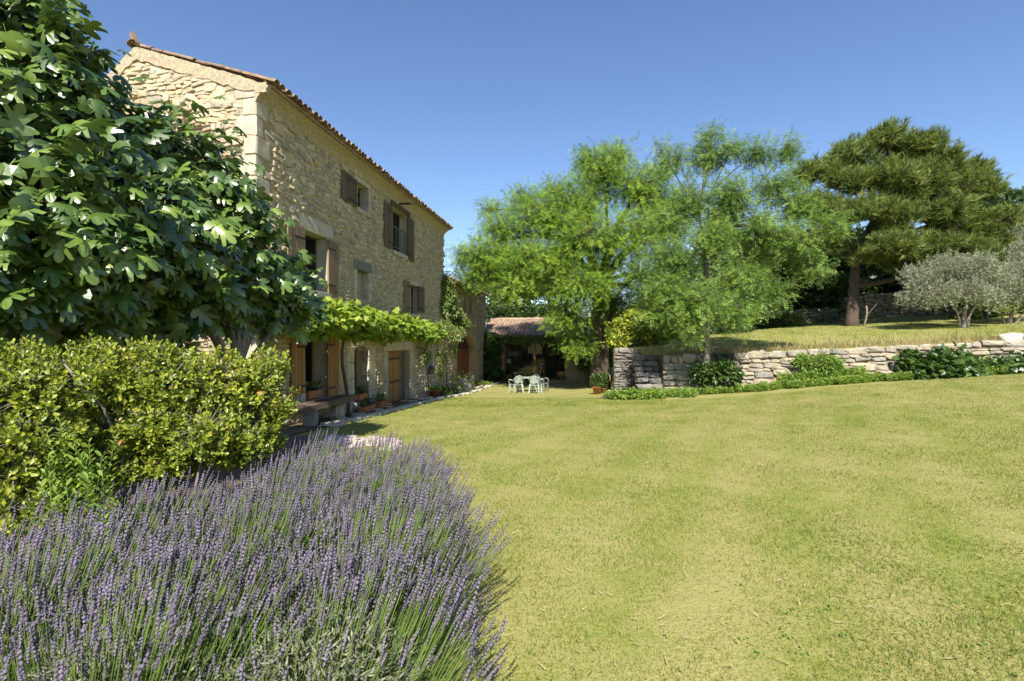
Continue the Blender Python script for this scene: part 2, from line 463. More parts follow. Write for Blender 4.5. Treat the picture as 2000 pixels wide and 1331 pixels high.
def grid_mesh(name, X, Y, zf, mat, skirt=None):
    nx, ny = len(X), len(Y)
    gx, gy = np.meshgrid(X, Y, indexing='ij')
    V = np.stack([gx, gy, zf(gx, gy)], -1).reshape(-1, 3)
    i, j = np.meshgrid(np.arange(nx - 1), np.arange(ny - 1), indexing='ij')
    a = (i * ny + j).ravel()
    F = np.stack([a, a + ny, a + ny + 1, a + 1], 1)
    me = mesh_np(name, V, np.full(len(F), 4), F.ravel(), True)
    me.materials.append(mat)
    return link(bpy.data.objects.new(name, me))

def lawn_mat():
    m, nt, b = nt_new('lawn_grass')
    n1 = noise(nt, .35, 4, .65); n2 = noise(nt, 2.2, 5, .65); n3 = noise(nt, 45, 3, .7); n4 = noise(nt, 11, 4, .7)
    # faint mowing stripes along the lawn
    g = nt.nodes.new('ShaderNodeNewGeometry'); mp = nt.nodes.new('ShaderNodeMapping'); nt.links.new(g.outputs['Position'], mp.inputs[0])
    mp.inputs['Rotation'].default_value = (0, 0, .5)
    wv = N(nt, 'ShaderNodeTexWave', bands_direction='X'); wv.inputs['Scale'].default_value = .30; wv.inputs['Distortion'].default_value = 3.5; wv.inputs['Detail'].default_value = 2; wv.inputs['Detail Scale'].default_value = .5
    nt.links.new(mp.outputs[0], wv.inputs['Vector'])
    s1 = N(nt, 'ShaderNodeMath', operation='MULTIPLY_ADD'); nt.links.new(n1.outputs[0], s1.inputs[0]); s1.inputs[1].default_value = .70; s1.inputs[2].default_value = -.17
    s2 = N(nt, 'ShaderNodeMath', operation='MULTIPLY_ADD'); nt.links.new(n2.outputs[0], s2.inputs[0]); s2.inputs[1].default_value = .42; nt.links.new(s1.outputs[0], s2.inputs[2])
    s3 = N(nt, 'ShaderNodeMath', operation='MULTIPLY_ADD'); nt.links.new(n3.outputs[0], s3.inputs[0]); s3.inputs[1].default_value = .30; nt.links.new(s2.outputs[0], s3.inputs[2])
    s4 = N(nt, 'ShaderNodeMath', operation='MULTIPLY_ADD'); nt.links.new(n4.outputs[0], s4.inputs[0]); s4.inputs[1].default_value = .38; nt.links.new(s3.outputs[0], s4.inputs[2])
    s5 = N(nt, 'ShaderNodeMath', operation='MULTIPLY_ADD'); nt.links.new(wv.outputs['Fac'], s5.inputs[0]); s5.inputs[1].default_value = .13; nt.links.new(s4.outputs[0], s5.inputs[2])
    r = ramp(nt, [(.34, (.080, .127, .018)), (.47, (.125, .170, .028)), (.59, (.176, .208, .041)), (.70, (.232, .238, .064)), (.86, (.295, .268, .098))])
    nt.links.new(s5.outputs[0], r.inputs[0])
    nt.links.new(r.outputs[0], b.inputs['Base Color'])
    b.inputs['Roughness'].default_value = .95; b.inputs['Specular IOR Level'].default_value = .1
    ad = N(nt, 'ShaderNodeMath', operation='ADD'); nt.links.new(n3.outputs[0], ad.inputs[0]); nt.links.new(n4.outputs[0], ad.inputs[1])
    bump(nt, b, ad.outputs[0], .45, .03)
    return m
M['lawn'] = lawn_mat()

def spaced(a, b, fine, growth, far):
    out = [a]; x = a; s = fine
    while x < b:
        x += s; out.append(x)
    while x < far:
        s *= growth; x += s; out.append(x)
    return np.array(out)
gx_pos = spaced(0, 24, .5, 1.35, 900); gx = np.r_[-gx_pos[:0:-1], gx_pos]
gy_pos = spaced(0, 36, .5, 1.35, 900); gy = np.r_[-spaced(0, 4, 1, 1.5, 300)[:0:-1], gy_pos]
lawn = grid_mesh('ground', gx, gy, lower, M['lawn']); tag(lawn, None, None, kind='structure')
# upper terrace behind the retaining wall
ux = np.sort(np.r_[spaced(5.0, 32, .6, 1.3, 200), 5.9, 6.05, 7.02, 7.08, 8.36, 8.42]); uy0 = spaced(0, 26, .5, 1.3, 240)
UX, UV = np.meshgrid(ux, uy0, indexing='ij')
setback = np.where(UX < 6.0, 2.25, np.where((UX > 7.05) & (UX < 8.4), 1.12, .16))
wl = np.maximum(wall_line(UX), 14.0) + setback
UY = wl + UV
UX = UX + np.maximum(0, .21 * UY + .35 - 5.0) * np.exp(-(UX - 5.0) / 6.0)
UZ = upper(UX, UY)
V = np.stack([UX, UY, UZ], -1)
nx, ny = UX.shape
V = np.concatenate([V.reshape(-1, 3), np.stack([UX[:, 0], wl[:, 0], UZ[:, 0] - 1.8], -1), np.stack([UX[0] - .9, UY[0], UZ[0] - 3.0], -1)])
ii, jj = np.meshgrid(np.arange(nx - 1), np.arange(ny - 1), indexing='ij'); a = (ii * ny + jj).ravel()
F = [np.stack([a, a + ny, a + ny + 1, a + 1], 1)]
k = np.arange(nx - 1); b0 = nx * ny
F.append(np.stack([k * ny, b0 + k, b0 + k + 1, (k + 1) * ny], 1))
k = np.arange(ny - 1); b1 = b0 + nx
F.append(np.stack([k, k + 1, b1 + k + 1, b1 + k], 1))
F = np.concatenate(F)
me = mesh_np('upper_lawn', V, np.full(len(F), 4), F.ravel(), False); me.materials.append(M['lawn'])
up_o = link(bpy.data.objects.new('upper_lawn', me)); up_o['kind'] = 'structure'

# ------------------------------------------------------------------ house frame of reference
AX, AY = -5.05, 10.1
HRZ = math.atan2(1.0, .15)
EX = np.array([.14834, .98894]); EN = np.array([.98894, -.14834])      # along the facade, outwards
def HW(t, y, z):
    """house coordinates (along facade, inwards, up) -> world"""
    return np.array([AX + t * EX[0] - y * EN[0], AY + t * EX[1] - y * EN[1], z])
def HWv(P):
    P = np.asarray(P)
    return np.stack([AX + P[:, 0] * EX[0] - P[:, 1] * EN[0], AY + P[:, 0] * EX[1] - P[:, 1] * EN[1], P[:, 2]], -1)
def pf(px, py, out=0.0):
    """pixel -> (t, z) on a plane parallel to the facade"""
    u = (px - 1000) / 1000
    d = (AX - .15 * AY + 1.01119 * out) / (u - .15)
    X = u * d
    t = (X - AX) * EX[0] + (d - AY) * EX[1]
    return t, CAM_Z - (py - 665.5) / 1000 * d

def stone_tmpl(seed, bev=.13, jit=.12, seg=1):
    q = np.random.default_rng(seed)
    bm = bmesh.new(); bmesh.ops.create_cube(bm, size=1)
    for v in bm.verts:
        v.co += Vector(q.normal(0, jit, 3) * np.array([1, .4, 1]))
    bmesh.ops.bevel(bm, geom=list(bm.edges), offset=bev, segments=seg, affect='EDGES', profile=.6)
    for v in bm.verts: v.co += Vector(q.normal(0, .035 if jit > .05 else .012, 3))
    bm.verts.index_update()
    t = Tmpl([tuple(v.co) for v in bm.verts], [tuple(v.index for v in f.verts) for f in bm.faces])
    bm.free(); return t
STONES = [stone_tmpl(i) for i in range(10)]
def slab_tmpl(seed):
    """cheap facing stone: uneven front face, sloping sides, open back in the mortar"""
    q = np.random.default_rng(seed)
    bk = [(-.5, .5, -.5), (.5, .5, -.5), (.5, .5, .5), (-.5, .5, .5)]
    fr = [(-.5 + q.uniform(.02, .16), -.36, -.5 + q.uniform(.02, .18)), (.5 - q.uniform(.02, .16), -.36, -.5 + q.uniform(.02, .18)), (.5 - q.uniform(.02, .16), -.36, .5 - q.uniform(.02, .18)), (-.5 + q.uniform(.02, .16), -.36, .5 - q.uniform(.02, .18))]
    V = bk + fr + [(q.uniform(-.15, .15), -.52, q.uniform(-.15, .15))]
    F = [(i, (i + 1) % 4, 4 + (i + 1) % 4, 4 + i) for i in range(4)] + [(4 + i, 4 + (i + 1) % 4, 8) for i in range(4)]
    return Tmpl(V, F)
SLABS = [slab_tmpl(700 + i) for i in range(10)]
BLOCKS = [stone_tmpl(50 + i, .06, .018) for i in range(6)]

def rubble(x0, x1, z0, z1, hm=.095, wm=.19, mask=None, rg=None):
    """coursed rubble: list of (cx, cz, w, h, rot)"""
    rg = rg or R; out = []; z = z0
    while z < z1:
        h = hm * rg.uniform(.65, 1.5); x = x0 - rg.uniform(0, wm)
        while x < x1:
            w = wm * rg.uniform(.45, 1.75)
            hh = h * rg.uniform(.82, 1.12)
            if rg.random() < .16 and h > hm:
                for kk in (0, 1): out.append((x + w / 2, z + h * (.25 + .5 * kk), w * 1.0, hh * .52, rg.normal(0, .08)))
            else:
                out.append((x + w / 2, z + h / 2 + rg.normal(0, .13) * h, w * 1.03, hh * 1.05, rg.normal(-.04, .12)))
            x += w
        z += h * 1.0
    a = np.array(out)
    if mask is not None: a = a[mask(a[:, 0], a[:, 1], a[:, 2], a[:, 3])]
    return a

def rect_mask(rects):
    def f(x, z, w, h):
        ok = np.ones(len(x), bool)
        for (a, b, c, d) in rects:
            ok &= ~((x + w * .36 > a) & (x - w * .36 < b) & (z + h * .36 > c) & (z - h * .36 < d))
        return ok
    return f

def wall_grid(mb, x0, x1, z0, z1, holes, y=0.0, thick=.4, reveal=True):
    xs = sorted(set([x0, x1] + [h[0] for h in holes] + [h[1] for h in holes])); zs = sorted(set([z0, z1] + [h[2] for h in holes] + [h[3] for h in holes]))
    for i in range(len(xs) - 1):
        for j in range(len(zs) - 1):
            cx, cz = (xs[i] + xs[i + 1]) / 2, (zs[j] + zs[j + 1]) / 2
            if any(h[0] < cx < h[1] and h[2] < cz < h[3] for h in holes): continue
            mb.add([(xs[i], y, zs[j]), (xs[i + 1], y, zs[j]), (xs[i + 1], y, zs[j + 1]), (xs[i], y, zs[j + 1])], [(0, 1, 2, 3)])

def reveal(mb, a, b, c, d, t=.4, y=0.0):
    mb.add([(a, y, c), (b, y, c), (b, y, d), (a, y, d), (a, y + t, c), (b, y + t, c), (b, y + t, d), (a, y + t, d)],
           [(0, 1, 5, 4), (1, 2, 6, 5), (2, 3, 7, 6), (3, 0, 4, 7)])

# ------------------------------------------------------------------ main house
house = thing('stone_farmhouse', 'tall three storey rubble stone farmhouse with wooden shutters and tiled eave', 'house', (AX, AY, 0), HRZ)
HL = 13.15          # length
RS, RZ = 2.67, 7.52  # ridge position and height (wall top)
EZ = 6.62            # wall top under the eave
LS = 5.3
def rake(s):
    s = np.asarray(s, float)
    return np.where(s < RS, EZ + (RZ - EZ) * s / RS, RZ - .80 * (s - RS))

def op(pxl, pxr, pyt, pyb, ref='l'):
    """opening rectangle (t0,t1,z0,z1) from pixels; top and bottom read at the left or right jamb"""
    t0, _ = pf(pxl, 600); t1, _ = pf(pxr, 600)
    p = pxl if ref == 'l' else pxr
    return [t0, t1, pf(p, pyb)[1], pf(p, pyt)[1]]
W1 = op(697.9, 719.6, 354, 405)
W2 = op(767.4, 795.5, 402.6, 488)
W3 = op(595, 639.6, 466.5, 573, 'r')
W4 = op(697, 720, 533, 588, 'r')
W5 = op(802, 818.5, 556, 613)
W6 = op(596, 639.5, 654, 775, 'r')
W7 = op(691, 719, 675, 780, 'r')
D8 = op(758, 800, 684, 786, 'r')
W9 = op(833.5, 845, 685.6, 732)
holes = [W1, W2, W3, W4, W5, W6, W7, D8, W9]

mb = MB()
wall_grid(mb, 0, HL, -1.6, EZ, holes)
facade = mb.build('wall', M['mortar_dk'], house, recalc=False)
mb = MB()
gz = [(s, float(rake(s))) for s in (0, RS, LS)]
mb.add([(0, 0, -1.6), (0, 0, EZ), (0, RS, RZ), (0, LS, float(rake(LS))), (0, LS, -1.6)], [(0, 1, 2, 3, 4)])
gable = mb.build('wall', M['mortar'], house, recalc=False)
mb = MB()
mb.add([(HL, 0, -1.6), (HL, 0, EZ), (HL, RS, RZ), (HL, LS, float(rake(LS))), (HL, LS, -1.6), (0, LS, float(rake(LS))), (0, LS, -1.6)], [(0, 4, 3, 2, 1), (4, 6, 5, 3)])
mb.build('wall', M['mortar'], house, recalc=False)
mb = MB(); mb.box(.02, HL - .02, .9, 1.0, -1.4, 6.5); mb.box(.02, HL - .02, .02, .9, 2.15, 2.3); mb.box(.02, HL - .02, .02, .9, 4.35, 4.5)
mb.build('inner_wall', M['dark'], house)  # dark backing close behind the windows, coloured as interior shade

# quoins at the near corner
qz = -.55; qi = 0; qrects_f = []; qrects_g = []
while qz < EZ - .05:
    h = min(R.uniform(.30, .46), EZ - qz)
    if EZ - (qz + h) < .15: h = EZ - qz
    a, b = (.42, .27) if qi % 2 == 0 else (.25, .44)
    a *= R.uniform(.9, 1.1); b *= R.uniform(.9, 1.15)
    mbq = BLOCKS[qi % 6]
    o = bpy.data.objects.new('quoin', mbq.mesh('quoin', M['quoin'])); link(o, house)
    o.location = (a / 2 - .018, b / 2 - .018, qz + h / 2); o.scale = (a, b, h * .985)
    qrects_f.append((-.1, a, qz, qz + h)); qrects_g.append((-.1, b, qz, qz + h))
    qz += h; qi += 1

def block(parent, name, x0, x1, y0, y1, z0, z1, mat=None, seed=0, label=None):
    """one dressed stone, slightly uneven"""
    o = bpy.data.objects.new(name, BLOCKS[seed % 6].mesh(name, mat or M['quoin']))
    o.location = ((x0 + x1) / 2, (y0 + y1) / 2, (z0 + z1) / 2); o.scale = (abs(x1 - x0), abs(y1 - y0), abs(z1 - z0))
    return link(o, parent)

def shutter(t0, t1, z0, z1, y=-.05, wood='wood_old', nplank=4, swing=None, hinge_side=1, strap=.6):
    """open leaf lying against the wall (or turned by swing about its hinge edge)"""
    w = t1 - t0
    mb = MB()
    mb.box(.01, w - .01, .011, .03, .02, z1 - z0 - .02)
    me_o = mb.build('shutter', M[wood], house)
    me_o.location = (t0, y, z0)
    if swing:
        if hinge_side > 0: me_o.location = (t1, y, z0)
        me_o.rotation_euler = (0, 0, swing)
    off = 0 if not (swing and hinge_side > 0) else -w
    if off:
        for v in me_o.data.vertices: v.co.x += off
    pw = w / nplank
    for i in range(nplank):
        mb = MB(); dz = R.uniform(-.012, .012)
        mb.box(off + i * pw + .006, off + (i + 1) * pw - .006, -.014 + R.uniform(-.004, .004), .011, dz, z1 - z0 + R.uniform(-.012, .012), R.random())
        mb.build('plank', M[wood], me_o)
    for f in (.14, .84):
        mb = MB(); zz = (z1 - z0) * f
        a0, a1 = (w * (1 - strap), w + .03) if hinge_side > 0 else (-.03, w * strap)
        mb.box(off + a0, off + a1, -.026, -.016, zz - .022, zz + .022); mb.build('hinge', M['iron'], me_o)
    return me_o

def window(o4, depth=.27, frame='frame_dark', fw=.06, nv=1, nh=2, lintel=.2, jamb=.17, sill=.14, curtain=False, mats='quoin', proud=.02, rails=False, seed=0):
    a, b, c, d = o4
    mb = MB(); y0, y1 = depth, depth + .05
    mb.box(a, a + fw, y0, y1, c, d); mb.box(b - fw, b, y0, y1, c, d); mb.box(a + fw, b - fw, y0, y1, c, c + fw); mb.box(a + fw, b - fw, y0, y1, d - fw, d)
    for i in range(nv):
        x = a + (b - a) * (i + 1) / (nv + 1); mb.box(x - fw * .6, x + fw * .6, y0 + .004, y1 - .004, c + fw, d - fw)
    for i in range(nh):
        z = c + (d - c) * (i + 1) / (nh + 1); mb.box(a + fw, b - fw, y0 + .01, y1 - .01, z - .015, z + .015)
    wo = mb.build('window', M[frame], house)
    mb = MB(); mb.box(a + fw * .5, b - fw * .5, y0 + .02, y0 + .028, c + fw * .5, d - fw * .5); mb.build('pane', M['glass'], wo)
    if curtain:
        mb = MB(); n = 14; V = []; F = []
        for i in range(n + 1):
            x = a + fw + (b - a - 2 * fw) * (.6 + .4 * i / n); V += [(x, y0 + .16 + .025 * math.sin(i * 2.2), c + .05), (x, y0 + .16 + .025 * math.sin(i * 2.2), d - .04)]
            if i: F.append((2 * i - 2, 2 * i, 2 * i + 1, 2 * i - 1))
        mb.add(V, F); mb.build('curtain', M['curtain'], wo)
    mb = MB(); reveal(mb, a, b, c, d, depth + .1); mb.build('reveal', M[mats if mats != 'quoin' else 'render'], wo, recalc=False)
    if lintel: block(wo, 'lintel', a - jamb * 1.3, b + jamb * 1.3, -proud, .2, d + .002, d + lintel, M['quoin'], seed)
    if sill: block(wo, 'sill', a - jamb * .7, b + jamb * .7, -proud - .04, .25, c - sill, c - .002, M['quoin'], seed + 1)
    if jamb:
        n = max(2, int((d - c) / .42)); 
        for s in (0, 1):
            for k in range(n):
                wv = jamb * (1.0 + .45 * ((k + s) % 2))
                z0 = c + (d - c) * k / n; z1 = c + (d - c) * (k + 1) / n - .008
                if s == 0: block(wo, 'jamb', a - wv, a - .002, -proud + .003 * k % .007, .2, z0, z1, M['quoin'], seed + k)
                else: block(wo, 'jamb', b + .002, b + wv, -proud + .003 * k % .007, .2, z0, z1, M['quoin'], seed + k + 3)
    if rails:
        mb = MB(); y = -.03
        mb.box(a, b, y - .012, y + .012, c + .78, c + .81); mb.box(a, b, y - .012, y + .012, c + .08, c + .105)
        for i in range(1, 9):
            x = a + (b - a) * i / 9; mb.box(x - .008, x + .008, y - .008, y + .008, c + .105, c + .78)
        mb.build('railing', M['frame_grey'], wo)
    return wo

skip = []
def sk(o4, l, j, s): skip.append((o4[0] - j, o4[1] + j, o4[2] - s, o4[3] + l))
window(W1, nv=1, nh=1, lintel=.13, jamb=.13, sill=.13, seed=1); sk(W1, .13, .16, .13)
w2 = window(W2, depth=.3, nv=1, nh=2, lintel=0, jamb=0, sill=.14, rails=True, seed=2); sk(W2, .16, .05, .14)
mb = MB(); mb.box(W2[0] - .22, W2[1] + .2, -.05, .3, W2[3] + .002, W2[3] + .15); lo = mb.build('lintel', M['wood_beam'], w2)
window(W3, depth=.3, nv=1, nh=2, lintel=.36, jamb=.18, sill=.14, seed=3); sk(W3, .36, .22, .14)
# walled-up opening
w4 = MB(); a, b, c, d = W4
w4.add([(a, .22, c), (b, .22, c), (b, .22, d), (a, .22, d)], [(0, 1, 2, 3)]); reveal(w4, a, b, c, d, .22)
w4o = w4.build('blind_window', M['mortar'], house, recalc=False)
block(w4o, 'lintel', a - .22, b + .26, -.02, .2, d, d + .28, M['step'], 1)
for k in range(3):
    block(w4o, 'jamb', a - .17, a, -.018, .2, c + (d - c) * k / 3, c + (d - c) * (k + 1) / 3 - .01, M['quoin'], k); block(w4o, 'jamb', b, b + .2 + .08 * (k % 2), -.018, .2, c + (d - c) * k / 3, c + (d - c) * (k + 1) / 3 - .01, M['quoin'], k + 2)
sk(W4, .28, .24, 0)
window(W5, depth=.26, nv=0, nh=1, lintel=.15, jamb=.12, sill=.12, seed=4); sk(W5, .15, .14, .12)
window(W6, depth=.34, frame='wood_new', nv=0, nh=0, fw=.07, lintel=.3, jamb=.2, sill=.26, curtain=True, seed=5); sk(W6, .3, .24, .26)
window(W9, depth=.2, frame='white', nv=0, nh=0, fw=.04, lintel=.10, jamb=.08, sill=.08, seed=2); sk(W9, .1, .1, .08)

def arch_piece(mb, a, b, zs, zt, ztop, y0, y1, n=12):
    """fills the top of a rectangular opening down to an arch that springs at zs and peaks at zt"""
    cx, r, hh = (a + b) / 2, (b - a) / 2, zt - zs
    A = [(cx - r * math.cos(math.pi * i / n), zs + hh * math.sin(math.pi * i / n)) for i in range(n + 1)]
    T = [(a + (b - a) * i / n, ztop) for i in range(n + 1)]
    V = [(p[0], y0, p[1]) for p in A] + [(p[0], y0, p[1]) for p in T] + [(p[0], y1, p[1]) for p in A]
    F = []
    for i in range(n):
        F.append((i, i + 1, n + 2 + i, n + 1 + i)); F.append((i, 2 * n + 2 + i, 2 * n + 3 + i, i + 1))
    mb.add(V, F)
# arched window
a, b, c, d = W7; zs = d - .16
w7 = window([a, b, c, d], depth=.32, frame='wood_new', nv=0, nh=0, fw=.08, lintel=0, jamb=0, sill=.2, curtain=True, seed=1)
mb = MB(); arch_piece(mb, a, b, zs, d - .01, d + .001, -.016, .32); mb.build('arch', M['quoin'], w7, recalc=False)
n = 7
for i in range(n):       # voussoirs
    x0 = a - .24 + (b - a + .48) * i / n; x1 = a - .24 + (b - a + .48) * (i + 1) / n
    lift = .09 * math.sin(math.pi * (i + .5) / n)
    block(w7, 'voussoir', x0 + .004, x1 - .004, -.02, .2, d + .004, d + .20 + lift, M['quoin'], i)
for k in range(4):
    z0 = c - .2 + (d - c + .2) * k / 4; z1 = c - .2 + (d - c + .2) * (k + 1) / 4 - .01
    block(w7, 'jamb', a - .42, a - .21, -.022, .2, z0, z1, M['quoin'], k); block(w7, 'jamb', a - .20, a, -.028, .2, z0, z1, M['quoin'], k + 1)
    block(w7, 'jamb', b, b + .24, -.028, .2, z0, z1, M['quoin'], k + 2); block(w7, 'jamb', b + .25, b + .5, -.022, .2, z0, z1, M['quoin'], k + 3)
sk(W7, .26, .5, .2)
# plank door
a, b, c, d = D8; c -= .0
mb = MB(); reveal(mb, a, b, c - .5, d, .5); rv = mb.build('reveal', M['render'], house, recalc=False)
mb = MB(); mb.box(a, a + .07, .2, .3, c - .4, d); mb.box(b - .1, b, .16, .3, c - .4, d); mb.box(a + .07, b - .1, .2, .3, d - .09, d); door = mb.build('door', M['wood_new'], house)
lw = (b - a) * .76; npk = 8
for i in range(npk):
    mb = MB(); x0 = a + .07 + (lw - .07) * i / npk; x1 = a + .07 + (lw - .07) * (i + 1) / npk - .008
    mb.box(x0, x1, .195 + R.uniform(0, .008), .235, c - .35, d - .095, R.random()); mb.build('plank', M['wood_new'], door)
mb = MB(); mb.box(a + lw + .01, b - .11, .22, .26, c - .35, d - .095); mb.build('side_panel', M['frame_grey'], door)
for zz in (d - .28, c + .5 * (d - c) - .12, c + .12):
    mb = MB(); mb.box(a + .3, a + lw - .05, .180, .192, zz - .03, zz + .03); mb.build('hinge', M['iron'], door)
mb = MB(); mb.box(a + lw + .05, a + lw + .2, .15, .175, c + .9, c + .93); mb.build('handle', M['iron'], door)
block(house, 'lintel', a - .3, b + .35, -.024, .2, d + .003, d + .32, M['quoin'], 3)
for k in range(4):
    z0 = c - .5 + (d - c + .5) * k / 4; z1 = c - .5 + (d - c + .5) * (k + 1) / 4 - .01
    wv = .22 + .1 * (k % 2); block(house, 'jamb', a - wv, a - .003, -.02, .2, z0, z1, M['quoin'], k); block(house, 'jamb', b + .003, b + wv + .1, -.02, .2, z0, z1, M['quoin'], k + 3)
sk(D8, .32, .34, .5)
block(house, 'door_step', a - .1, b + .1, -.35, .2, c - .5, c - .02, M['step'], 2)

# shutters
def shut_px(pl, pr, pyt, pyb, ref, **k):
    t0 = pf(pl, 600, .06)[0]; t1 = pf(pr, 600, .06)[0]; p = pl if ref == 'l' else pr
    return shutter(t0, t1, pf(p, pyb, .06)[1], pf(p, pyt, .06)[1], **k)
shut_px(668, 697.5, 331, 388, 'l', wood='wood_old', nplank=4, hinge_side=1)
shut_px(751, 767, 391, 480.5, 'l', wood='wood_old', nplank=3, hinge_side=1)
shut_px(797, 809.5, 423, 507, 'l', wood='wood_old', nplank=3, hinge_side=-1)
shut_px(562, 594.5, 433, 575, 'l', wood='wood_mid', nplank=4, hinge_side=1)
shut_px(642, 662.5, 469, 571, 'l', wood='wood_mid', nplank=4, hinge_side=-1)
shut_px(790, 802, 547, 609, 'l', wood='wood_mid', nplank=3, hinge_side=1)
shut_px(819, 829.5, 559.5, 610, 'l', wood='wood_old', nplank=3, hinge_side=-1)
shut_px(569.5, 595.5, 660, 774, 'l', wood='wood_new', nplank=4, hinge_side=1)
shut_px(640.5, 662.5, 655, 776, 'l', wood='wood_new', nplank=4, hinge_side=-1)
# iron bar sticking out of the wall
tp, zp = pf(779, 399)
mb = MB(); mb.tube([(tp, .05, zp), (tp + .05, -.55, zp + .02)], .035, 6); mb.build('bracket', M['iron'], house)

# rubble facing
fr = rubble(0, HL, -.9, EZ - .22, mask=rect_mask(skip + qrects_f))
gr = rubble(0, LS, -.7, RZ, hm=.085, wm=.17, mask=rect_mask(qrects_g))
gr = gr[(gr[:, 1] + gr[:, 3] * .5) < rake(gr[:, 0]) - .10]
bl = rubble(W4[0], W4[1], W4[2], W4[3], hm=.09, wm=.16)
bl = bl[(bl[:, 0] - bl[:, 2] / 2 > W4[0] - .04) & (bl[:, 0] + bl[:, 2] / 2 < W4[1] + .04)]
def lay(parent, name, rest, arr, face, mat, nmax, y=0.0, prot=(.008, .03), wfun=HWv, tm=None, selbox=None, tilt=.14):
    n = len(arr)
    depth = R.uniform(.10, .16, n); pr = R.uniform(prot[0], prot[1], n)
    c, s = np.cos(arr[:, 4]), np.sin(arr[:, 4]); z = np.zeros(n); o = np.ones(n)
    if face == 'f':      # wall facing -y
        P = np.stack([arr[:, 0], y - pr + depth / 2, arr[:, 1]], -1)
        B = np.stack([np.stack([c, z, s], -1), np.stack([z, o, z], -1), np.stack([-s, z, c], -1)], -1)
    else:                # wall facing -x ; template x along +y
        P = np.stack([y - pr + depth / 2, arr[:, 0], arr[:, 1]], -1)
        B = np.stack([np.stack([z, c, s], -1), np.stack([-o, z, z], -1), np.stack([z, -s, c], -1)], -1)
    tl = R.normal(0, tilt, (n, 2)); T = np.zeros((n, 3, 3)); T[:, 0, 0] = T[:, 1, 1] = T[:, 2, 2] = 1
    T[:, 1, 0] = tl[:, 0]; T[:, 1, 2] = tl[:, 1]
    B = B @ T
    S = np.stack([arr[:, 2], depth, arr[:, 3]], -1)
    Pw = wfun(P) if wfun else P
    k = R.integers(0, len(tm), n)
    x, yy, d = project(Pw)
    sc = S[:, 0] * S[:, 2] / np.maximum(d, .3) ** 2
    vis = (x > 0) & (x < 2000) & (yy > 0) & (yy < 1331)
    if selbox is not None: vis &= selbox(x, yy)
    sc = np.where(vis, sc, -1)
    top = np.argsort(-sc)[:nmax]; top = top[sc[top] > 0]
    meshes = [t.mesh(name, mat) for t in tm]
    for i in top:
        ob = bpy.data.objects.new(name, meshes[k[i]]); link(ob, parent)
        ob.matrix_basis = Matrix(np.concatenate([np.concatenate([B[i] * S[i][None, :], P[i][:, None]], 1), [[0, 0, 0, 1]]]).tolist())
    keep = np.ones(n, bool); keep[top] = False
    if keep.any():
        # join per template, then into a single mesh
        VV, SZ, IX, RN = [], [], [], []; off = 0
        for q, t in enumerate(SLABS if tm is STONES else tm):
            mk = keep & (k == q); m = int(mk.sum())
            if not m: continue
            v = np.einsum('kij,knj->kni', B[mk], t.V[None] * S[mk][:, None, :]) + P[mk][:, None, :]
            VV.append(v.reshape(-1, 3)); SZ.append(np.tile(t.sizes, m)); IX.append((t.idx[None] + (np.arange(m) * len(t.V))[:, None]).ravel() + off)
            RN.append(np.repeat(R.random(m), len(t.V))); off += m * len(t.V)
        me = mesh_np(rest, np.concatenate(VV), np.concatenate(SZ), np.concatenate(IX), False, np.concatenate(RN))
        me.materials.append(mat)
        ob = bpy.data.objects.new(rest, me); ob['kind'] = 'stuff'; link(ob, parent)
def fig_free(x, y):
    line = np.interp(x, [0, 100, 240, 340, 480, 520, 640, 2000], [0, 20, 190, 200, 290, 420, 560, 560])
    return y < line
lay(gable, 'stone', 'rubble_stones', gr, 'g', M['rubble'], 150, prot=(.004, .045), tm=STONES, selbox=fig_free, tilt=.10)
lay(facade, 'stone', 'rubble_stones', fr, 'f', M['rubble'], 150, prot=(.008, .045), tm=STONES, selbox=lambda x, y: (x > 495) & fig_free(x, y))
lay(w4o, 'stone', 'rubble_stones', bl, 'f', M['rubble'], 0, y=.22, prot=(.0, .02), tm=STONES)

# cornice under the eave
prof = [(.02, 6.30), (-.015, 6.32), (-.05, 6.40), (-.12, 6.48), (-.21, 6.54), (-.27, 6.57), (-.27, 6.615), (.02, 6.615)]
mb = MB(); nseg = 22; V = []; F = []
for i in range(nseg + 1):
    x = -.03 + (HL + .06) * i / nseg
    for (y, z) in prof: V.append((x, y + R.uniform(-.006, .006), z + R.uniform(-.008, .008)))
m_ = len(prof)
for i in range(nseg):
    for j in range(m_): F.append((i * m_ + j, i * m_ + (j + 1) % m_, (i + 1) * m_ + (j + 1) % m_, (i + 1) * m_ + j))
F += [tuple(range(m_)), tuple(nseg * m_ + j for j in range(m_))]
mb.add(V, F); mb.build('cornice', M['mortar'], house)
# mortar band along the gable rake
mb = MB(); V = []; F = []; ns = 60
for i in range(ns + 1):
    s = -.24 + (LS + .24) * i / ns; zz = float(rake(max(s, 0))) - (.05 if s < 0 else 0)
    lo = zz - .17 + R.uniform(-.03, .03)
    if s < 0.05: lo = zz - .1
    zt_ = zz + .10 + R.uniform(-.012, .012); V += [(-.04, s, lo), (-.035, s, zt_), (.06, s, zt_), (.06, s, lo)]
    if i: F += [(4 * i - 4 + j, 4 * i - 4 + (j + 1) % 4, 4 * i + (j + 1) % 4, 4 * i + j) for j in range(4)]
F += [(0, 1, 2, 3), tuple(4 * ns + j for j in range(4))]
mb.add(V, F); mb.build('verge', M['mortar'], house)

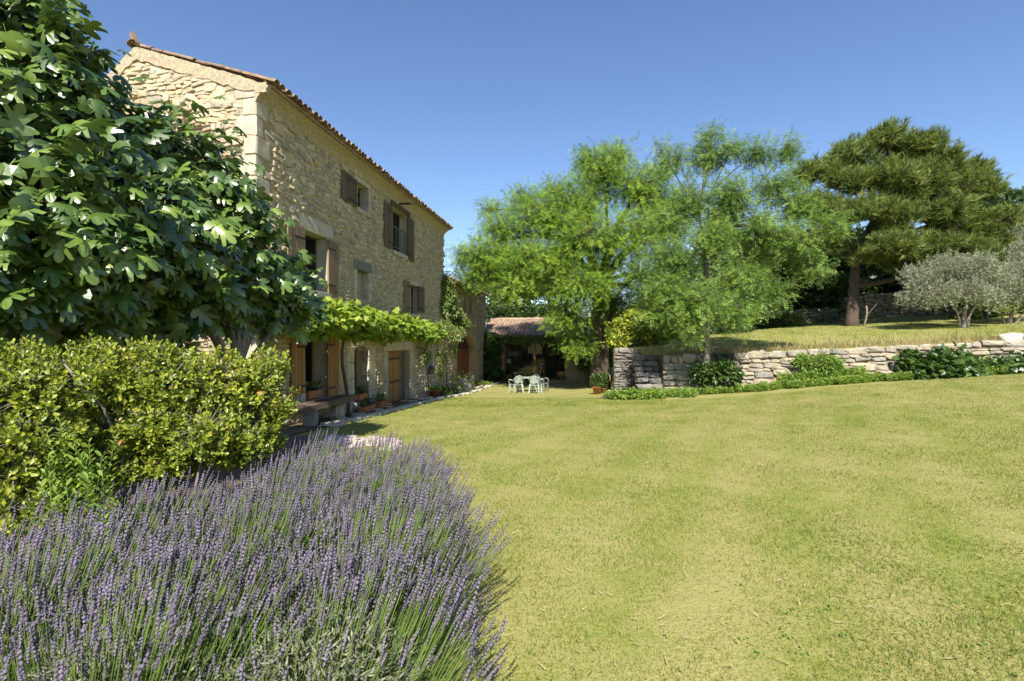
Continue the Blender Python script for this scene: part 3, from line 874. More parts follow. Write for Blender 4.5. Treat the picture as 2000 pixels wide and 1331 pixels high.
# ---- roof tiles
def tile_tmpl(length=.46, r0=.095, r1=.078, th=.014, n=6):
    V = []; F = []
    for (yy, r) in ((0, r0), (length, r1)):
        for rr in (r, r - th):
            for k in range(n + 1):
                a_ = math.pi * k / n; V.append((rr * math.cos(a_), yy, rr * math.sin(a_) * .85))
    m = n + 1
    for k in range(n):
        F += [(k, k + 1, 2 * m + k + 1, 2 * m + k), (m + k, 3 * m + k, 3 * m + k + 1, m + k + 1), (k, m + k, m + k + 1, k + 1), (2 * m + k, 2 * m + k + 1, 3 * m + k + 1, 3 * m + k)]
    F += [(0, 2 * m, 3 * m, m), (n, m + n, 3 * m + n, 2 * m + n)]
    return Tmpl(V, F)
TILE = tile_tmpl()
def roof_slope(parent, t0, t1, ye, ze, yr, zr, mat, pitch=.205, tiles=True, nobj_rows=1, deck_th=.05, jitter=.012, expose=.37, pan_obj=False, sgn=1):
    """canal tiled slope from the eave line (ye,ze) to the ridge line (yr,zr), running along x"""
    L = math.hypot(yr - ye, zr - ze); dy, dz = (yr - ye) / L, (zr - ze) / L
    mb = MB(); nrm = np.array([0, -dz, dy]) * (1 if dy > 0 else -1)
    A, Bv = np.array([0, ye, ze]), np.array([0, yr, zr])
    pts = []
    for x in (t0, t1):
        for q in (A, Bv):
            for e in (0, -deck_th): pts.append(np.array([x, 0, 0]) + q + nrm * e)
    mb.add(pts, [(0, 2, 3, 1), (4, 5, 7, 6), (0, 4, 6, 2), (1, 3, 7, 5), (0, 1, 5, 4), (2, 6, 7, 3)])
    deck = mb.build('roof', mat, parent)
    if not tiles: return deck
    me = TILE.mesh('roof_tile', mat, False)
    nc = int((t1 - t0) / pitch); nr = int(math.ceil((L + .06) / expose))
    Bm = np.array([[1, 0, 0], [0, dy, nrm[1]], [0, dz, nrm[2]]], float)
    rest_B, rest_P = [], []
    for cidx in range(nc + 1):
        for r in range(nr):
            for pan in (0, 1):
                x = t0 + cidx * pitch + (pitch / 2 if pan else 0) + R.normal(0, jitter)
                if x > t1 + .05: continue
                s = -.07 + r * expose + R.normal(0, jitter * 1.5) + (.05 if pan else 0)
                if s + .4 > L + .1: s = L - .36
                h = (.035 if not pan else .085) + .012 * R.random()
                p = np.array([x, ye + dy * s, ze + dz * s]) + nrm * h
                Bq = Bm.copy()
                if pan: Bq = Bq @ np.diag([1, 1, -1.0])
                an = R.normal(0, .02); ca, sa = math.cos(an), math.sin(an)
                Bq = Bq @ np.array([[ca, -sa, 0], [sa, ca, 0], [0, .02 if not pan else 0, 1]])
                if r < nobj_rows and not pan:
                    ob = bpy.data.objects.new('roof_tile', me); link(ob, deck)
                    ob.matrix_basis = Matrix(np.concatenate([np.concatenate([Bq, p[:, None]], 1), [[0, 0, 0, 1]]]).tolist())
                else:
                    rest_B.append(Bq); rest_P.append(p)
    if rest_P:
        inst('roof_tiles', TILE, np.array(rest_B), np.array(rest_P), np.ones(len(rest_P)), mat, deck)
    return deck
rf = roof_slope(house, .03, HL + .1, -.34, 6.63, RS, RZ + .06, M['tile_old'], nobj_rows=2)
roof_slope(house, .03, HL + .1, LS + .3, float(rake(LS + .3)) + .06, RS, RZ + .06, M['tile_old'], nobj_rows=0, tiles=False)
# ridge tiles and the broken end tile
meR = tile_tmpl(.5, .14, .12).mesh('ridge_tile', M['tile_old'])
for i in range(28):
    o = bpy.data.objects.new('ridge_tile', meR); link(o, house); o.location = (HL + .05 - i * .475, RS + R.normal(0, .01), RZ + .10); o.rotation_euler = (0, R.normal(0, .02), math.pi / 2)
for an in (.5, -.35):
    o = bpy.data.objects.new('ridge_tile', tile_tmpl(.24, .07, .05).mesh('ridge_tile', M['tile_old'])); link(o, house)
    o.location = (-.02, RS - an * .07, RZ + .14); o.rotation_euler = (math.radians(68), 0, an + math.pi / 2 * .2)

# ------------------------------------------------------------------ wing with the arched door
wing = thing('farmhouse_wing', 'lower two storey stone wing with arched door and twin slit windows', 'house', tuple(HW(HL, 0, 0)), HRZ)
WL = 22.75 - HL; WE = 4.36
def wpf(px, py, out=0.0):
    t, z = pf(px, py, out); return t - HL, z
da, _ = wpf(893, 700); db, _ = wpf(929.5, 700); _, dzb = wpf(929, 752); _, dzt = wpf(912, 655); _, dzs = wpf(929, 682)
s1 = [wpf(905, 600)[0], wpf(910.5, 600)[0], wpf(905, 609)[1], wpf(905, 571)[1]]
s2 = [wpf(916.5, 600)[0], wpf(923, 600)[0], s1[2], s1[3]]
dzb = -1.02
Dw = [da, db, dzb - .5, dzt]
mb = MB(); wall_grid(mb, 0, WL, -2, WE, [Dw, s1, s2]); wwall = mb.build('wall', M['mortar_dk'], wing, recalc=False)
mb = MB(); zr = WE + .75
mb.add([(WL, 0, -2), (WL, 0, WE), (WL, 2.5, zr), (WL, 5, WE), (WL, 5, -2), (0, 5, WE), (0, 5, -2)], [(0, 4, 3, 2, 1), (4, 6, 5, 3)]); mb.build('wall', M['mortar'], wing, recalc=False)
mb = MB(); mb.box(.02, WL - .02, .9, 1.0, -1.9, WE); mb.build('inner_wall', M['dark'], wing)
mb = MB(); arch_piece(mb, da, db, dzs, dzt - .02, dzt + .001, -.012, .5); ar = mb.build('arch', M['plaster'], wing, recalc=False)
mb = MB(); reveal(mb, da, db, dzb - .5, dzs, .5); mb.build('reveal', M['plaster'], ar, recalc=False)
mb = MB(); mb.box(da, da + .08, .42, .5, dzb, dzt); mb.box(db - .08, db, .42, .5, dzb, dzt); mb.box(da + .08, db - .08, .42, .5, dzs - .04, dzs + .04); dr = mb.build('door', M['wood_red'], wing)
for i in range(7):
    mb = MB(); x0 = da + .08 + (db - da - .16) * i / 7; x1 = da + .08 + (db - da - .16) * (i + 1) / 7 - .012; mb.box(x0, x1, .44, .48, dzb, dzs - .04, R.random()); mb.build('plank', M['wood_red'], dr)
mb = MB(); mb.box(da + .08, db - .08, .45, .458, dzs + .04, dzt); mb.build('pane', M['glass'], dr)
for i in (1, 2, 3, 4, 5):
    an = math.pi * i / 6; cx = (da + db) / 2; rr = (db - da) / 2
    mb = MB(); mb.tube([(cx, .46, dzs), (cx - rr * math.cos(an), .46, dzs + (dzt - dzs) * math.sin(an))], .02, 4); mb.build('glazing_bar', M['wood_red'], dr)
for s in (s1, s2):
    a, b, c, d = s
    mb = MB(); mb.box(a, a + .06, .22, .27, c, d); mb.box(b - .06, b, .22, .27, c, d); mb.box(a + .06, b - .06, .22, .27, d - .06, d); mb.box(a + .06, b - .06, .22, .27, c, c + .06); wo = mb.build('window', M['frame_dark'], wing)
    mb = MB(); mb.box(a + .03, b - .03, .24, .247, c + .03, d - .03); mb.build('pane', M['glass'], wo)
    mb = MB(); reveal(mb, a, b, c, d, .3); mb.build('reveal', M['render'], wo, recalc=False)
block(wing, 'mullion', s1[1], s2[0], -.02, .2, s1[2], s1[3], M['render'], 1); block(wing, 'jamb', s1[0] - .3, s1[0], -.02, .2, s1[2], s1[3], M['render'], 2); block(wing, 'jamb', s2[1], s2[1] + .35, -.02, .2, s1[2], s1[3], M['render'], 3)
block(wing, 'lintel', s1[0] - .35, s2[1] + .4, -.022, .2, s1[3], s1[3] + .3, M['render'], 4); block(wing, 'sill', s1[0] - .35, s2[1] + .4, -.06, .2, s1[2] - .12, s1[2], M['render'], 5)
wr = rubble(0, WL, -1.5, WE - .12, hm=.13, wm=.28, mask=rect_mask([(s1[0] - .35, s2[1] + .4, s1[2] - .12, s1[3] + .3), (da - .02, db + .02, -3, dzt + .02)]))
lay(wwall, 'stone', 'rubble_stones', wr, 'f', M['rubble'], 0, prot=(.004, .03), tm=STONES, wfun=None)
roof_slope(wing, .02, WL + .1, -.27, WE + .03, 2.5, zr + .04, M['tile'], nobj_rows=1, pitch=.215)
roof_slope(wing, .02, WL + .1, 5.3, WE, 2.5, zr + .04, M['tile'], nobj_rows=0, pitch=.215, tiles=False)

# ------------------------------------------------------------------ garden room across the end of the lawn
GX = 22.75
room = thing('garden_room', 'low garden room with large glass doors and terracotta tiled roof', 'building', tuple(HW(GX, 0, 0)), HRZ)
# local: x = away from camera, y negative = to the right. front plane x = 0
def gpx(px):
    """pixel column -> y on the front plane"""
    u = (px - 1000) / 1000; b0 = HW(GX, 0, 0)
    # point = b0 + q*EN ; X = u*Y
    q = (u * b0[1] - b0[0]) / (EN[0] - u * EN[1]); return -q
def gpz(px, py):
    q = -gpx(px); Y = HW(GX, -q, 0)[1]; return CAM_Z - (py - 665.5) / 1000 * Y
yl, ym, yr_, yw = gpx(984), gpx(1044), gpx(1106), gpx(1162)
g0, g1, ge = -.93, gpz(1040, 671), gpz(1030, 655)
DEP = 3.6
mb = MB()
for (ya, yb, za, zb) in ((.3, yl, -2, ge), (yr_, yw, -2, ge), (yl, yr_, g1 + .1, ge)):
    mb.add([(0, ya, za), (0, yb, za), (0, yb, zb), (0, ya, zb)], [(0, 1, 2, 3)])
fwall = mb.build('wall', M['mortar'], room, recalc=False)
ridge_z = ge + .30 * DEP
mb = MB(); mb.add([(0, yw, -2), (DEP, yw, -2), (DEP, yw, ridge_z), (0, yw, ge), (DEP, .3, -2), (DEP, .3, ridge_z)], [(0, 1, 2, 3), (1, 4, 5, 2)]); mb.build('wall', M['mortar'], room, recalc=False)
mb = MB(); mb.box(.03, DEP - .03, yw + .03, .28, g0 - .3, g0 - .02); mb.build('floor', M['render'], room)
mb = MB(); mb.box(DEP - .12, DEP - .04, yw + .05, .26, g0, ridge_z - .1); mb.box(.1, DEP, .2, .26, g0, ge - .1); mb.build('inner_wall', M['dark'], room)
mb = MB(); mb.box(-.02, .10, yl - .09, yl, g0, g1 + .1); mb.box(-.02, .10, ym - .055, ym + .055, g0, g1); mb.box(-.02, .10, yr_, yr_ + .12, g0, g1 + .1); mb.box(-.018, .09, yr_ + .12, yl - .09, g1, g1 + .1); mb.box(-.018, .09, yr_ + .12, yl - .09, g0 - .02, g0 + .09)
gd = mb.build('glass_door', M['wood_new'], room)
mb = MB(); mb.box(.03, .038, ym + .055, yl - .09, g0 + .09, g1); mb.build('pane', M['glass'], gd)
y3 = gpx(1064)
mb = MB(); mb.box(.05, .058, y3, ym - .055, g0 + .09, g1); mb.build('pane', M['glass'], gd)
lay_r = rubble(yw + .2, yr_ - .22, -1.3, ge - .05, hm=.13, wm=.28)
lay_r = np.concatenate([lay_r, rubble(yl + .2, .25, -1.3, ge - .05, hm=.13, wm=.28)])
lay(fwall, 'stone', 'rubble_stones', lay_r, 'g', M['rubble'], 0, prot=(.004, .03), tm=STONES, wfun=None)
# its roof slopes towards the lawn: build in a frame turned by 90 degrees
rt = bpy.data.objects.new('roof_frame', None); rt.empty_display_size = .1
def roof_slope_g():
    L = math.hypot(DEP + .3, .30 * (DEP + .3)); dx, dz = (DEP + .3) / L, .30 * (DEP + .3) / L
    mb = MB(); x0, z0 = -.32, ge - .06; x1, z1 = x0 + dx * L, z0 + dz * L
    ya, yb = yw - .12, .3
    mb.add([(x0, ya, z0), (x0, yb, z0), (x1, yb, z1), (x1, ya, z1), (x0, ya, z0 - .05), (x0, yb, z0 - .05), (x1, yb, z1 - .05), (x1, ya, z1 - .05)], [(0, 3, 2, 1), (4, 5, 6, 7), (0, 1, 5, 4), (1, 2, 6, 5), (2, 3, 7, 6), (3, 0, 4, 7)])
    deck = mb.build('roof', M['tile'], room)
    me = tile_tmpl(.46, .105, .085).mesh('roof_tile', M['tile']); nrm = np.array([-dz, 0, dx]); pitch = .235
    B0 = np.stack([np.array([0, -1, 0]), np.array([dx, 0, dz]), nrm], -1); rb, rp = [], []
    for c in range(int((yb - ya) / pitch) + 1):
        for r in range(int(L / .37) + 1):
            for pan in (0, 1):
                s = min(-.08 + r * .37 + R.normal(0, .02), L - .36); yy = ya + c * pitch + pan * pitch / 2 + R.normal(0, .01)
                if yy > yb: continue
                p = np.array([x0 + dx * s, yy, z0 + dz * s]) + nrm * (.045 if not pan else .095)
                an = R.normal(0, .025); ca, sa = math.cos(an), math.sin(an)
                B = B0 @ np.array([[ca, -sa, 0], [sa, ca, 0], [0, 0, 1]])
                if pan: B = B @ np.diag([1, 1, -1.0]); rb.append(B); rp.append(p)
                else:
                    ob = bpy.data.objects.new('roof_tile', me); link(ob, deck); ob.matrix_basis = Matrix(np.concatenate([np.concatenate([B, p[:, None]], 1), [[0, 0, 0, 1]]]).tolist())
    inst('roof_tiles', TILE, np.array(rb), np.array(rp), np.ones(len(rp)), M['tile'], deck)
    meR = tile_tmpl(.5, .14, .12).mesh('ridge_tile', M['tile'])
    for i in range(int((yb - ya) / .46)):
        o = bpy.data.objects.new('ridge_tile', meR); link(o, room); o.location = (x1 - .05, ya + i * .46, z1 + .04); o.rotation_euler = (R.normal(0, .02), 0, 0)
roof_slope_g()
bpy.data.objects.remove(rt)
# things inside
def in_room(x, y, z): return tuple(HW(GX + x, y, z))
def trestle(loc, rz):
    t = thing('trestle_table', 'trestle work table behind the garden room glass', 'table', loc, rz)
    mb = MB(); mb.box(-.35, .35, -.8, .8, .72, .76); mb.build('tabletop', M['wood_mid'], t)
    for sy in (-.55, .55):
        for sx in (-.28, .28):
            mb = MB(); mb.tube([(sx, sy - .18, 0), (sx * .6, sy, .72)], .02, 5); mb.tube([(sx, sy + .18, 0), (sx * .6, sy, .72)], .02, 5); mb.build('leg', M['wood_mid'], t)
    return t
trestle(in_room(1.2, gpx(1022), g0 - .02), HRZ)
lt = thing('table_lamp', 'lamp with white square shade inside the glass door', 'lamp', in_room(.5, gpx(992), g0 - .02), HRZ)
mb = MB(); mb.tube([(0, 0, 0), (0, 0, 1.15)], .02, 6); mb.lathe([(.001, 0), (.14, 0), (.14, .03), (.001, .03)], 12); mb.build('stand', M['iron'], lt)
mb = MB(); mb.box(-.12, .12, -.12, .12, 1.10, 1.36); mb.build('lamp_shade', M['white'], lt)
sh = thing('wall_shelf', 'small rack of white bottles hanging inside the glass door', 'shelf', in_room(.95, gpx(1000), g0 + 1.5), HRZ)
mb = MB(); mb.box(-.1, .1, -.35, .35, 0, .03); mb.build('board', M['wood_mid'], sh)
for i in range(5):
    mb = MB(); mb.lathe([(.001, .03), (.045, .03), (.045, .24 + .08 * (i % 2)), (.02, .30 + .08 * (i % 2)), (.001, .32 + .08 * (i % 2))], 8, c=(0, -.28 + i * .14, 0)); mb.build('bottle', M['white'], sh)
for (px, mt, lab) in ((1091, 'terra', 'small orange child chair in the open garden room doorway'), (1099.5, None, 'small green child chair in the open garden room doorway')):
    if mt is None: M['green'] = plain_mat('green_plastic', (.02, .30, .07), None, 8, .4); mt = 'green'
    c = thing('child_chair', lab, 'chair', in_room(.55, gpx(px), g0 - .02), HRZ, 'child chairs')
    mb = MB(); mb.box(-.14, .14, -.14, .14, .27, .30); mb.build('seat', M[mt], c)
    mb = MB(); mb.box(.11, .14, -.14, .14, .30, .56); mb.build('backrest', M[mt], c)
    for sx in (-.12, .12):
        for sy in (-.12, .12):
            mb = MB(); mb.tube([(sx, sy, 0), (sx * .9, sy * .9, .27)], .018, 6); mb.build('leg', M[mt], c)
# ------------------------------------------------------------------ leaf shapes (stem at origin, +Y along the blade, +Z the upper face)
def fig_leaf():
    V = [(0, 0, 0), (0, .30, .03), (0, .62, .02), (0, 1.0, -.18),
         (.20, -.07, -.03), (.43, .02, -.12), (.52, .22, -.2), (.40, .30, -.12), (.18, .30, -.02),
         (.34, .55, -.09), (.48, .76, -.22), (.36, .82, -.19), (.13, .60, -.01), (.17, .80, -.09), (.10, .95, -.15)]
    n = len(V); Rr = list(range(4, n))
    V2 = V + [(-V[i][0], V[i][1], V[i][2]) for i in Rr]
    mir = {i: n + k for k, i in enumerate(Rr)}; mir.update({0: 0, 1: 1, 2: 2, 3: 3})
    F = [(0, 4, 5, 8, 1), (5, 6, 7, 8), (1, 8, 9, 12, 2), (9, 10, 11, 12), (2, 12, 13, 14, 3)]
    F2 = F + [tuple(mir[i] for i in reversed(f)) for f in F]
    b = len(V2); V2 += [(-.012, -.34, -.06), (.012, -.34, -.06), (.012, 0, 0), (-.012, 0, 0)]
    return Tmpl(V2, F2 + [(b, b + 1, b + 2, b + 3)])
def grape_leaf():
    V = [(0, 0, 0), (0, .5, .03), (0, 1, -.08), (.32, -.12, -.05), (.5, .12, -.07), (.36, .3, -.02), (.52, .55, -.10), (.24, .62, -.02)]
    Rr = [3, 4, 5, 6, 7]; n = 8
    V2 = V + [(-V[i][0], V[i][1], V[i][2]) for i in Rr]; mir = {0: 0, 1: 1, 2: 2}; mir.update({i: n + k for k, i in enumerate(Rr)})
    F = [(0, 3, 4, 5, 1), (1, 5, 6, 7), (1, 7, 2)]
    return Tmpl(V2, F + [tuple(mir[i] for i in reversed(f)) for f in F])
def oval_leaf(w=.5, fold=.08, tip=.85):
    V = [(0, 0, 0), (0, .5, -.03), (0, 1, -.06), (w * .36, .25, fold * .6), (w * .5, .6, fold), (w * .28, .9, fold * .3)]
    V += [(-v[0], v[1], v[2]) for v in V[3:]]
    return Tmpl(V, [(0, 3, 4, 1), (1, 4, 5, 2), (0, 1, 7, 6), (1, 2, 8, 7)])
def diamond(w=.3):
    return Tmpl([(0, 0, 0), (w / 2, .45, .02), (0, 1, -.03), (-w / 2, .45, .02)], [(0, 1, 2, 3)])
def pinnate(pairs=4, droop=.16, lw=.075, ll=.28):
    V = []; F = []
    def quad(p, d, n):
        d = norm(np.array(d)); n = np.array(n); s = norm(np.cross(d, n)); b = len(V)
        for q in (p, p + d * ll * .62 + s * lw * 1.25, p + d * ll * .95 - s * lw * .75): V.append(tuple(q))
        F.append((b, b + 1, b + 2))
    for i in range(pairs):
        y = .12 + .8 * i / (pairs - 1); p = np.array([0, y, -droop * y * y])
        for sx in (-1, 1): quad(p, (sx, .45, -.28), (0, .1, 1))
    quad(np.array([0, .95, -droop * .9]), (0, 1, -.6), (0, .3, 1))
    b = len(V); V += [(-.008, 0, 0), (.008, 0, 0), (0, .95, -droop * .9)]; F.append((b, b + 1, b + 2))
    return Tmpl(V, F)
def needle_tuft(n=11, seed=3):
    q = np.random.default_rng(seed); V = []; F = []
    for i in range(n):
        y0 = q.uniform(-.3, .25); a = q.uniform(0, 6.28); sp = q.uniform(.25, .9)
        d = norm(np.array([math.cos(a) * sp, 1.0 * q.uniform(.7, 1.2), math.sin(a) * sp])); p = np.array([0, y0, 0]); L = q.uniform(.6, .95)
        s = norm(np.cross(d, q.normal(size=3))) * .036; b = len(V)
        V += [tuple(p - s), tuple(p + s), tuple(p + d * L)]; F.append((b, b + 1, b + 2))
    b = len(V); V += [(-.02, -.4, 0), (.02, -.4, 0), (0, .25, 0)]; F.append((b, b + 1, b + 2))
    return Tmpl(V, F)
def sprig(n=9, lw=.10, ll=.42, seed=1, spread=.9):
    q = np.random.default_rng(seed); V = []; F = []
    for i in range(n):
        y = .05 + .9 * i / n; a = i * 2.4 + q.uniform(-.4, .4); d = norm(np.array([math.cos(a) * spread, .8, math.sin(a) * spread])); nn = norm(np.cross(d, q.normal(size=3))); s = np.cross(d, nn)
        p = np.array([0, y, 0]); b = len(V)
        for c in (p, p + d * ll * .62 + s * lw * .66, p + d * ll * .96 - s * lw * .42): V.append(tuple(c))
        F.append((b, b + 1, b + 2))
    b = len(V); V += [(-.012, 0, 0), (.012, 0, 0), (0, 1, 0)]; F.append((b, b + 1, b + 2))
    return Tmpl(V, F)
def fold_leaf(w=.7, fold=.10):
    return Tmpl([(0, 0, 0), (0, 1, -.05), (w * .5, .55, fold), (w * .22, .94, fold * .3), (-w * .5, .55, fold), (-w * .22, .94, fold * .3)], [(0, 2, 3, 1), (0, 1, 5, 4)])
FOLD = fold_leaf()
FIG, GRAPE, OVAL, LONG, DIA, PINN, TUFT = fig_leaf(), grape_leaf(), oval_leaf(.72), oval_leaf(.38, .06), diamond(.5), pinnate(), needle_tuft()
SPRIG = sprig(9, .12, .42, 1, .6); BSPRIG = sprig(9, .26, .40, 2, 1.0)
UP = np.array([0, 0, 1.0])

def limb(p0, p1, n=6, sag=.12, rg=R, wig=.05):
    p0, p1 = np.array(p0, float), np.array(p1, float); L = np.linalg.norm(p1 - p0)
    pts = []
    off = rg.normal(0, wig * L, 3)
    for i in range(n + 1):
        t = i / n
        p = p0 + (p1 - p0) * t + off * math.sin(math.pi * t) + np.array([0, 0, sag * L * math.sin(math.pi * t)])
        pts.append(p)
    return pts

def sample_lobes(lobes, counts, shell=.45, squash_low=0.0, rg=R):
    """points inside ellipsoid lobes biased to their shells; returns points, outward dirs, lobe index"""
    Ps, Ds, Is = [], [], []
    for i, (c, r) in enumerate(lobes):
        k = counts[i]
        d = norm(rg.normal(size=(k, 3)))
        if squash_low: d[:, 2] = np.where(d[:, 2] < 0, d[:, 2] * (1 - squash_low), d[:, 2]); d = norm(d)
        rad = rg.random(k) ** shell
        Ps.append(np.array(c) + d * rad[:, None] * np.array(r)); Ds.append(d); Is.append(np.full(k, i))
    return np.concatenate(Ps), np.concatenate(Ds), np.concatenate(Is)

def twigs_mesh(name, starts, ends, r0, r1, mat, parent):
    """three sided twigs joined in one mesh"""
    k = len(starts); d = norm(ends - starts); a = norm(np.cross(d, np.array([.3, .2, .9]))); b = np.cross(d, a)
    ang = np.arange(3) * 2 * math.pi / 3
    ring = np.cos(ang)[None, :, None] * a[:, None] + np.sin(ang)[None, :, None] * b[:, None]
    V = np.concatenate([starts[:, None] + ring * r0, ends[:, None] + ring * r1], 1)
    V = np.concatenate([V[:, :3], ends[:, None]], 1)
    f = np.array([[0, 1, 3], [1, 2, 3], [2, 0, 3]])
    idx = (f[None] + (np.arange(k) * 4)[:, None, None]).reshape(-1)
    me = mesh_np(name, V.reshape(-1, 3), np.full(3 * k, 3), idx, True); me.materials.append(mat)
    o = bpy.data.objects.new(name, me); o['kind'] = 'stuff'
    return link(o, parent)

def leaves_on(P, D, per, spread, size, droop=.2, upw=.9, jitter=.6, rg=R, size_var=.3, helio=.55):
    """several leaves round each twig end: positions, bases, scales"""
    k = len(P)
    PP = np.repeat(P, per, 0) + rg.normal(0, spread, (k * per, 3)); DD = np.repeat(D, per, 0)
    y = norm(DD * .8 + rg.normal(0, jitter, (k * per, 3)) + np.array([0, 0, -droop]))
    zh = norm(np.array([0, 0, upw]) + DD * .45 + np.array(S_DIR) * helio + rg.normal(0, .42, (k * per, 3)))
    return PP, frames(y, zh), size * rg.uniform(1 - size_var, 1 + size_var, k * per)

def rosettes_on(P, D, per, size, rg=R):
    """whorls of leaves round shoot tips"""
    k = len(P); ax = norm(D * .7 + UP * .45 + rg.normal(0, .3, (k, 3)))
    AX_ = np.repeat(ax, per, 0); i = np.tile(np.arange(per), k)
    u = norm(np.cross(AX_, np.array([.31, .77, .2]))); v = np.cross(AX_, u)
    a = i * 2.4 + np.repeat(rg.uniform(0, 6.28, k), per) + rg.normal(0, .25, k * per)
    rad = np.cos(a)[:, None] * u + np.sin(a)[:, None] * v
    f = (i / per)[:, None]
    y = norm(AX_ * (.25 + .9 * (1 - f)) + rad * (.45 + .75 * f) + rg.normal(0, .15, (k * per, 3)))
    PP = np.repeat(P, per, 0) - AX_ * (f * size * 2.6) + rad * .004
    return PP, frames(y, AX_ + .35 * np.array(S_DIR) + rg.normal(0, .2, (k * per, 3))), size * rg.uniform(.65, 1.2, k * per) * (.65 + .45 * f[:, 0])

def trunk_mesh(name, paths, mat, parent, n=9):
    mb = MB()
    for pts, rad in paths: mb.tube(pts, rad, n)
    return mb.build(name, mat, parent, smooth=True, recalc=False)

def taper(pts, r0, r1, p=1.0):
    n = len(pts); return [r0 + (r1 - r0) * (i / (n - 1)) ** p for i in range(n)]

def tree(name, label, cat, base, lobes, tm, mat, bark, fork, r_trunk, twigs=60, per=4, spread=.12, size=.25, droop=.2, upw=.9, jitter=.6, shell=.45, group=None, squash=.3,
         limb_r=.35, leafname='crown', twig_r=.012, sag=.08, top=0, smooth=False, extra_paths=(), part='leaf', helio=.55, outl=1.3):
    """trunk from base to fork point(s), limbs to each lobe, twigs and leaves through the lobes"""
    base = np.array(base, float)
    t = wthing(name, label, cat, base, group)
    forks = [np.array(f, float) for f in (fork if isinstance(fork[0], (list, tuple, np.ndarray)) else [fork])]
    tp = limb(base - np.array([0, 0, .25]), forks[0], 6, 0, wig=.012)
    rr = taper(tp, r_trunk * 1.25, r_trunk * .72, .7); rr[0] = r_trunk * 1.45
    trunk_mesh('trunk', [(tp, rr)] + list(extra_paths), M[bark], t, 10)
    for (c, r) in lobes:
        f = min(forks, key=lambda q: np.linalg.norm(q - np.array(c)))
        L = limb(f, c, 6, sag); rl = max(.012, r_trunk * limb_r * min(1.0, .5 + .35 * np.mean(r)))
        trunk_mesh('limb', [(L, taper(L, rl, rl * .3))], M[bark], t, 6)
    vol = np.array([np.prod(r) ** (2 / 3) for c, r in lobes]); cnt = np.maximum(6, (twigs * vol / vol.mean()).astype(int))
    P, D, I = sample_lobes(lobes, cnt, shell, squash)
    C = np.array([c for c, r in lobes])[I]
    P = C + (P - C) * np.where(R.random(len(P)) < .12, R.uniform(1.0, outl, len(P)), 1.0)[:, None]
    st = C + (P - C) * R.uniform(.05, .45, (len(P), 1))
    twigs_mesh('twigs', st, P, twig_r, twig_r * .35, M[bark], t)
    PP, B, S = leaves_on(P, D, per, spread, size, droop, upw, jitter, helio=helio, size_var=.42)
    if top: inst_top(part, leafname, tm, B, PP, S, M[mat], t, nmax=top, smooth=smooth)
    else: inst(leafname, tm, B, PP, S, M[mat], t, smooth=smooth)
    return t

def lob(px, py, d, r, rz=None, ry=None):
    return (W(px, py, d), np.array([r, ry or r, rz or r]))

# ------------------------------------------------------------------ big fig tree by the gable
fl = [lob(-10, 150, 4.7, .85), lob(40, 80, 4.9, .5), lob(110, 215, 5.2, .70), lob(200, 320, 5.7, .75), lob(70, 400, 4.3, .75), lob(330, 325, 6.2, .72), lob(415, 405, 6.8, .58), lob(455, 400, 7.2, .34),
      lob(310, 450, 5.6, .75), lob(190, 500, 4.7, .6), lob(460, 500, 7.0, .60), lob(525, 545, 7.6, .46), lob(585, 545, 8.0, .27), lob(400, 565, 6.4, .52), lob(265, 590, 5.8, .48), lob(340, 610, 6.2, .36), lob(460, 600, 7.2, .40),
      lob(45, 555, 4.2, .40), lob(10, 470, 4.1, .40), lob(110, 550, 4.6, .45), lob(525, 600, 7.7, .42), lob(-150, 300, 4.2, .9), lob(-220, 520, 4.0, .8), lob(-120, 60, 4.8, .8), lob(130, 600, 5.2, .46), lob(575, 590, 8.1, .28)]
fb = np.array([-4.3, 6.3, float(lower(-4.3, 6.3))])
tree('fig_tree', 'huge spreading fig tree with big lobed glossy leaves against the farmhouse gable', 'tree', fb, fl, FIG, 'fig', 'bark_grey', [fb + np.array([.1, -.1, 1.0]), fb + np.array([.6, .6, 1.2]), fb + np.array([-.4, -.9, 1.2])], .15,
     twigs=44, per=8, spread=.12, size=.18, droop=.75, upw=.55, jitter=.6, helio=.9, shell=.40, squash=.2, limb_r=.45, top=295, leafname='foliage', twig_r=.014,
     extra_paths=[((lambda L: (L, taper(L, .13, .08)))(limb(fb, fb + np.array([.6, .6, 1.2]), 5, 0))), ((lambda L: (L, taper(L, .12, .08)))(limb(fb, fb + np.array([-.4, -.9, 1.2]), 5, 0)))])

